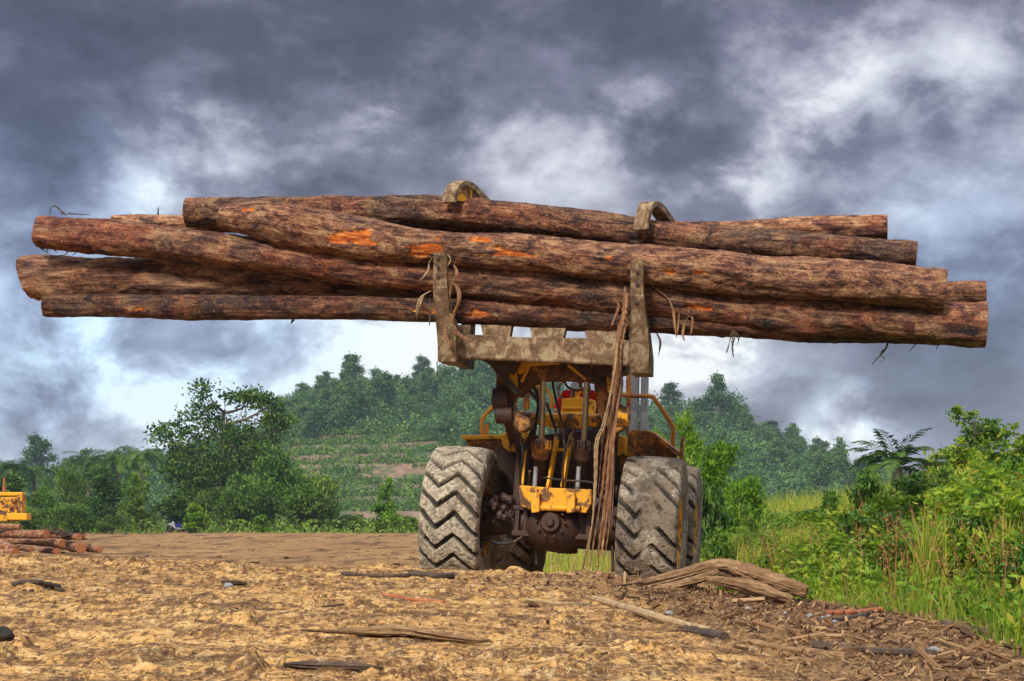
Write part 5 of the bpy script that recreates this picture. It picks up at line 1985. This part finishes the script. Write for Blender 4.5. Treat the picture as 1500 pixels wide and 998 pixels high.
for px, top, w, pr, y, lb in (
        (400, 655, 150, mid_p[2], 170, 'rounded mid green tree at the right foot of the big open crowned tree'), (450, 690, 110, mid_p[1], 168, 'low mid green bush tree where the left tree line meets the terraces'), (350, 690, 90, mid_p[1], 166, 'grey green bushy tree below the big open crowned tree'),
        (205, 684, 80, mid_p[3], 160, 'light green tree standing left of the big open crowned tree'), (150, 680, 120, drk_p[0], 164, 'dark leafy tree in the middle of the left tree line'), (95, 672, 100, drk_p[1], 170, 'dark spreading tree left of the middle of the left tree line'),
        (20, 690, 110, drk_p[2], 162, 'dark tree rising behind the yellow tractor'), (60, 710, 90, mid_p[0], 156, 'green bush tree right of the yellow tractor'), (110, 735, 90, mid_p[1], 150, 'low light green bush behind the far log heap'), (165, 752, 70, mid_p[2], 150, 'low bush at the yard edge right of the far log heap'),
        (35, 740, 80, mid_p[1], 152, 'low bush directly behind the tractor bumper'), (-30, 690, 90, drk_p[0], 160, 'dark tree cut by the left edge of the picture'), (-60, 730, 100, mid_p[0], 150, 'green bush tree beyond the left edge'),
        (250, 720, 90, drk_p[2], 168, 'dark bush tree behind the motorbike'), (310, 712, 70, drk_p[0], 172, 'dark bush at the trunk of the big open crowned tree'), (485, 735, 70, mid_p[3], 172, 'small green bush tree left of the bright sapling'), (520, 752, 60, mid_p[1], 170, 'low bush just left of the bright sapling'),
        (590, 755, 70, mid_p[0], 176, 'low bush between the bright sapling and the left front tyre'), (660, 745, 90, mid_p[2], 178, 'bush tree hidden mostly by the left front tyre'),
        (568, 697, 52, bri_p[0], 158, 'bright yellow green sapling standing apart left of the left front tyre'), (287, 735, 50, bri_p[1], 156, 'bright green bush right of the motorbike'), (382, 752, 36, bri_p[1], 154, 'small bright green bush at the foot of the left tree line'), (606, 756, 30, bri_p[1], 160, 'small bright bush touching the left front tyre'),
        (560, 735, 56, bri_p[1], 160, 'leafy lower growth at the foot of the bright sapling'), (30, 755, 40, bri_p[1], 150, 'small light bush at the left edge behind the logs')):
    p = stand(px, 782, y)
    h = (765 - top) / FPX * y + CZ - p.z
    cm = pr[0]
    zs = max(v.co.z for v in cm.vertices)
    xs = max(abs(v.co.x) for v in cm.vertices)
    plant('leafy_tree' if h > 4 else 'bush', pr, p, (w * pxm(y) / 2 / xs, w * pxm(y) / 2 / xs, h / zs), None, lb, 'tree' if h > 4 else 'bush')
for px, top, y, k, lb in ((205, 642, 235, 0, 'oil palm at the right end of the dark palms on the left horizon'), (170, 648, 240, 1, 'middle oil palm of the left horizon'), (128, 652, 245, 0, 'oil palm at the left end of the dark palms on the left horizon'), (15, 660, 235, 0, 'oil palm on the horizon above the yellow tractor'), (48, 668, 240, 1, 'oil palm right of the one above the tractor')):
    p = stand(px, 785, y)
    h = (765 - top) / FPX * y + CZ - p.z
    plant('palm_tree', palm_proto(400 + px, 26, 4.0, h - 2.4, 'leaf_dark', .75), p, 1, None, lb, 'palm')
# a thatch of weeds along the foot of the tree line (stuff)
rs = np.random.RandomState(15)
n = 9000
yy = 186 - rs.rand(n) ** 2.2 * 34
xx = rs.uniform(-.30, -.03, n) * yy
ok = np.abs(750 + FPX * xx / yy - 262) > 20
xx, yy = xx[ok | (yy > 169)], yy[ok | (yy > 169)]
n = len(xx)
C = np.stack([xx, yy, ground_base(xx, yy) + rs.rand(n) ** 2 * 1.1], 1)
o = mesh_np('undergrowth', leaf_quads(C, rs, .42, .2, .1), quads(n), M['leaf_mid'], smooth=False, attrs={'tint': np.repeat(np.clip(rs.normal(.6, .25, n), 0, 1), 4)})
tag(o, kind='stuff')

# ---- green bank at the right
bank_p = []
for k, (w, h, nl, mt) in enumerate(((1.5, 1.0, 8, 'leaf_bank'), (1.8, 1.2, 9, 'leaf_bank'), (1.3, .8, 7, 'leaf_mid'), (1.6, 1.3, 8, 'leaf_mid'), (1.4, .9, 7, 'leaf_bright'))):
    bank_p.append(tree_proto('bank', 420 + k, w, h, nl, 190, 17, .085, .042, mt, .022, .10, .3, .42, .3, outw=.3, up=.2))
big_leaf = [tree_proto('bl', 440, 2.2, 1.7, 9, 170, 14, .21, .085, 'leaf_mid', .04, .15, .35, .40, .35, outw=.45, droop=.7), tree_proto('bl', 441, 2.0, 1.5, 8, 150, 14, .20, .08, 'leaf_dark', .04, .15, .35, .40, .35, outw=.45, droop=.7)]
bright_tree = [tree_proto('bt', 450, 3.0, 4.4, 10, 260, 22, .17, .09, 'leaf_bright', .07, .15, .5, .36, .35), tree_proto('bt', 451, 2.8, 3.2, 9, 240, 22, .15, .08, 'leaf_bright', .06, .12, .4, .36, .35)]
airy = [tree_proto('ay', 460, 2.6, 3.6, 11, 150, 13, .20, .09, 'leaf_mid', .05, .40, .12, .30, .45), tree_proto('ay', 461, 2.2, 3.0, 10, 130, 13, .20, .09, 'leaf_bank', .05, .38, .15, .30, .45)]
for px, top, w, y, pr, nm, lb in (
        (1000, 597, 105, 46, bright_tree[0], 'leafy_tree', 'bright green tree rising right behind the right handrail of the loader'), (1052, 640, 90, 43, bright_tree[1], 'leafy_tree', 'bright green tree leaning right, beside the one behind the handrail'), (960, 625, 70, 47, bright_tree[1], 'leafy_tree', 'bright green tree half hidden behind the silver pipes'),
        (1090, 690, 90, 40, bank_p[4], 'bush', 'light green bush at the right foot of the bright green trees'), (1045, 700, 90, 34, big_leaf[1], 'bush', 'dark drooping bush just right of the rear tyre, upper one'), (1052, 770, 80, 28, big_leaf[0], 'bush', 'leafy drooping bush just right of the rear tyre, lower one'), (1100, 735, 80, 30, bank_p[3], 'bush', 'bush in the hollow between the bright trees and the yellow grass'),
        (1270, 682, 100, 29, big_leaf[0], 'bush', 'large leaved drooping bush below the palm, left half'), (1335, 688, 100, 28, big_leaf[1], 'bush', 'large leaved dark drooping bush below the palm, right half'), (1215, 715, 70, 31, big_leaf[0], 'bush', 'large leaved bush at the left end of the bush below the palm'), (1240, 745, 80, 24, big_leaf[1], 'bush', 'dark green bush on the slope beneath the large leaved ones'),
        (1430, 592, 200, 34, airy[0], 'leafy_tree', 'airy tree with rosettes of leaves rising highest at the right'), (1492, 618, 90, 31, airy[1], 'leafy_tree', 'airy leafy tree at the right edge of the picture'), (1400, 640, 110, 30, airy[1], 'leafy_tree', 'lower airy tree left of the highest one at the right'), (1540, 610, 110, 32, airy[0], 'leafy_tree', 'airy tree beyond the right edge'),
        (1440, 655, 130, 26, bank_p[1], 'bush', 'light green bush under the airy trees'), (1490, 665, 120, 24, bank_p[0], 'bush', 'light green bush at the right edge under the airy tree'), (1395, 680, 110, 25, bank_p[3], 'bush', 'bush between the drooping bush and the airy trees')):
    x = (px - 750) / FPX * y
    z = gz0(x, y) - .05
    h = (765 - top) / FPX * y + CZ - z
    zs = max(v.co.z for v in pr[0].vertices)
    xs = max(abs(v.co.x) for v in pr[0].vertices)
    k = w * pxm(y) / 2 / xs
    plant(nm, pr, (x, y, z), (k, k, h / zs), rnd.uniform(0, 6.28), lb, 'tree' if nm == 'leafy_tree' else 'bush')
for px, top, y, k, lb in ((1312, 634, 88, 0, 'dark oil palm standing out against the bright cloud at the right'), (1375, 655, 92, 1, 'smaller oil palm behind the airy tree, right of the dark one')):
    x = (px - 750) / FPX * y
    z = gz0(x, y)
    h = (765 - top) / FPX * y + CZ - z
    plant('palm_tree', palm_proto(400 + px, 20, 2.8 - .5 * k, h - 1.75, 'leaf_dark', 1.05), (x, y, z), 1, .4, lb, 'palm')
# thicket of low bushes on the bank
rg_ = random.Random(77)
cntb = 0
while cntb < 120:
    y = rg_.uniform(12.5, 36)
    px = rg_.uniform(1035, 1560) if rg_.random() < .65 else rg_.uniform(1035, 1230)
    x = (px - 750) / FPX * y
    xe = float(xedge(y))
    if x < xe + .55:
        continue
    pr = bank_p[rg_.choice((0, 1, 1, 0, 2, 3, 4))]
    s_ = rg_.uniform(.45, .85) if x < xe + 1.6 else rg_.uniform(.7, 1.1)
    lim = np.interp(px, [1050, 1110, 1165, 1215, 1300, 1370, 1430, 1500, 1560], [742, 738, 752, 745, 728, 700, 675, 665, 660])
    zmax = (765 - lim) / FPX * y + CZ - gz0(x, y) + .08
    sz = min(s_ * rg_.uniform(.75, 1.0), zmax / max(v.co.z for v in pr[0].vertices))
    if sz < .22:
        continue
    plant('bush', pr, (x, y, gz0(x, y) - .08), (s_ * 1.1, s_ * 1.1, sz), rg_.uniform(0, 6.28), 'low leafy bush in the tangled green thicket on the right bank', 'bush', 'bushes in the thicket on the right bank')
    cntb += 1


# ---- grass (stuff)
def blades(name, X, Y, hmin, hmax, wd, mat, seed, lean=.35, tint=(.5, .2), base=None, seg=3):
    rs_ = np.random.RandomState(seed)
    n = len(X)
    Z = ground_base(X, Y) + fbm(X * .35, Y * .35, 3, 3) * .12 - .02 if base is None else base
    h = rs_.uniform(hmin, hmax, n)
    a = rs_.uniform(0, 6.28, n)
    ld = np.abs(rs_.normal(0, lean, n)) * h
    b_ = rs_.uniform(0, 6.28, n)
    wv = np.stack([np.cos(b_), np.sin(b_), np.zeros(n)], 1) * wd / 2
    V = np.empty((n, (seg + 1) * 2, 3))
    for i in range(seg + 1):
        u = i / seg
        c_ = np.stack([X + np.cos(a) * ld * u ** 1.8, Y + np.sin(a) * ld * u ** 1.8, Z + h * (u - .18 * u ** 3 * np.minimum(ld / h, 1))], 1)
        w = wv * (1 - u) ** .7 * (1 if i < seg else .05)
        V[:, 2 * i], V[:, 2 * i + 1] = c_ - w, c_ + w
    f = np.array([(2 * i, 2 * i + 1, 2 * i + 3, 2 * i + 2) for i in range(seg)])
    F = (np.arange(n)[:, None, None] * (seg + 1) * 2 + f[None]).reshape(-1, 4)
    tn = np.clip(rs_.normal(tint[0], tint[1], n), 0, 1)
    return mesh_np(name, V.reshape(-1, 3), F, M[mat], smooth=False, attrs={'tint': np.repeat(tn, (seg + 1) * 2)})


def s_bank(rs_, n, y0, y1, x0=-.1, x1=6.0, bias=1.0):
    y = y0 * (y1 / y0) ** rs_.rand(n)
    xe = xedge(y)
    x = xe + x0 + (x1 - x0) * rs_.rand(n) ** bias
    return x, y


rs = np.random.RandomState(21)
X, Y = s_bank(rs, 20000, 9.5, 34, -.15, 4.5, 1.1)
tag(blades('grass', X, Y, .08, .34, .010, 'grass', 22, .5, (.42, .24)), kind='stuff')
X, Y = s_bank(rs, 14000, 15.5, 38, .9, 5.0, 1.0)
ok = fbm(X * .9, Y * .6, 3, 73) > -.04
tag(blades('grass', X[ok], Y[ok], .35, .85, .011, 'grass', 28, .35, (.50, .24)), kind='stuff')
X, Y = s_bank(rs, 9000, 24, 70, 0, 9)
tag(blades('grass', X, Y, .3, .8, .03, 'grass', 23, .4, (.62, .2)), kind='stuff')
X, Y = s_bank(rs, 5000, 9.0, 16, -.30, .6, 1.0)
tag(blades('grass', X, Y, .03, .16, .008, 'grass', 24, .6, (.45, .2)), kind='stuff')
yy = rs.uniform(27, 36, 5000)
px_ = rs.normal(1165, 34, 5000)
tag(blades('grass', (px_ - 750) / FPX * yy, yy, .35, .75, .016, 'grass', 26, .3, (.85, .12)), kind='stuff')
yy = rs.uniform(34, 75, 6000)
cx = rs.uniform(.3, 4.5, 6000)
ok = fbm(cx * .8, yy * .25, 3, 9) > -.02
tag(blades('grass', cx[ok], yy[ok], .08, .40, .03, 'grass', 25, .5, (.5, .22)), kind='stuff')
# reddish seed weeds: stalks with small seed flakes along their tops
X, Y = s_bank(rs, 700, 12.5, 30, .2, 4.0)
Z = ground_base(X, Y)
hh = rs.uniform(.35, .80, len(X))
tip = np.stack([rs.normal(0, .15, len(X)), rs.normal(0, .15, len(X)), hh], 1)
B0 = np.stack([X, Y, Z], 1)
w = np.array([.004, .0, 0])
V = np.stack([B0 - w, B0 + w, B0 + tip + w * .5, B0 + tip - w * .5], 1).reshape(-1, 3)
u = rs.uniform(.55, 1.0, (len(X), 18))
C = (B0[:, None, :] + tip[:, None, :] * u[..., None]).reshape(-1, 3) + rs.normal(0, .022, (len(X) * 18, 3))
V = np.vstack([V, leaf_quads(C, rs, .030, .014, .1)])
nq = len(V) // 4
tag(mesh_np('weeds', V, quads(nq), M['weed'], smooth=False, attrs={'tint': np.repeat(rs.rand(nq), 4)}), kind='stuff')
# small leaved ground cover over the whole bank
X, Y = s_bank(rs, 60000, 10.5, 60, -.1, 6.5, 1.2)
ok = fbm(X * 1.3, Y * .8, 3, 71) + rs.normal(0, .06, len(X)) > -.10
X, Y = X[ok], Y[ok]
pat = np.clip(fbm(X * 1.1, Y * .7, 3, 72) * 1.2 + .5, 0, 1)
C = np.stack([X, Y, ground_base(X, Y) + rs.rand(len(X)) ** 1.5 * .42 * (.3 + pat)], 1)
tag(mesh_np('ground_cover', leaf_quads(C, rs, .085, .034, .25), quads(len(C)), M['leaf_bank'], smooth=False, attrs={'tint': np.repeat(np.clip(pat * .9 + rs.normal(.05, .16, len(C)), 0, 1), 4)}), kind='stuff')


def tuft(px, py, y, n, h, seed, label, lean=.26):
    p = ground_hit(px, py, 8, 24)
    p.z -= .03
    h = h * p.y / y
    rs_ = np.random.RandomState(seed)
    X = rs_.normal(0, .055, n)
    Y = rs_.normal(0, .055, n)
    o = blades('tall_grass', X, Y, h * .35, h, .024, 'grass', seed, lean, (.62, .15), base=np.zeros(n), seg=6)
    o.location = p
    return tag(o, label, 'grass tuft')


tuft(1362, 888, 13.0, 140, .74, 91, 'tall bright grass tuft standing alone in front of the thicket')
tuft(1475, 888, 12.6, 140, .70, 92, 'tall bright grass tuft at the right edge of the picture')
tuft(1478, 928, 11.4, 50, .20, 93, 'short grass tuft below the one at the right edge')
tuft(1395, 878, 13.4, 40, .28, 94, 'short grass tuft right of the tall lone one')
#=== HAZE
hb = MB()
hb.box((0, 400, 36), (1500, 1100, 80))
hzm = bpy.data.materials.new('haze')
hzm.use_nodes = True
hzm.node_tree.nodes.clear()
t = NT(hzm.node_tree)
ho = t.new('ShaderNodeOutputMaterial')
pv = t.new('ShaderNodeVolumePrincipled')
pv.inputs['Color'].default_value = (.62, .78, 1.0, 1)
pv.inputs['Density'].default_value = .00017
t.l.new(pv.outputs[0], ho.inputs['Volume'])
hz_o = hb.build('haze', hzm)
tag(hz_o, kind='stuff')
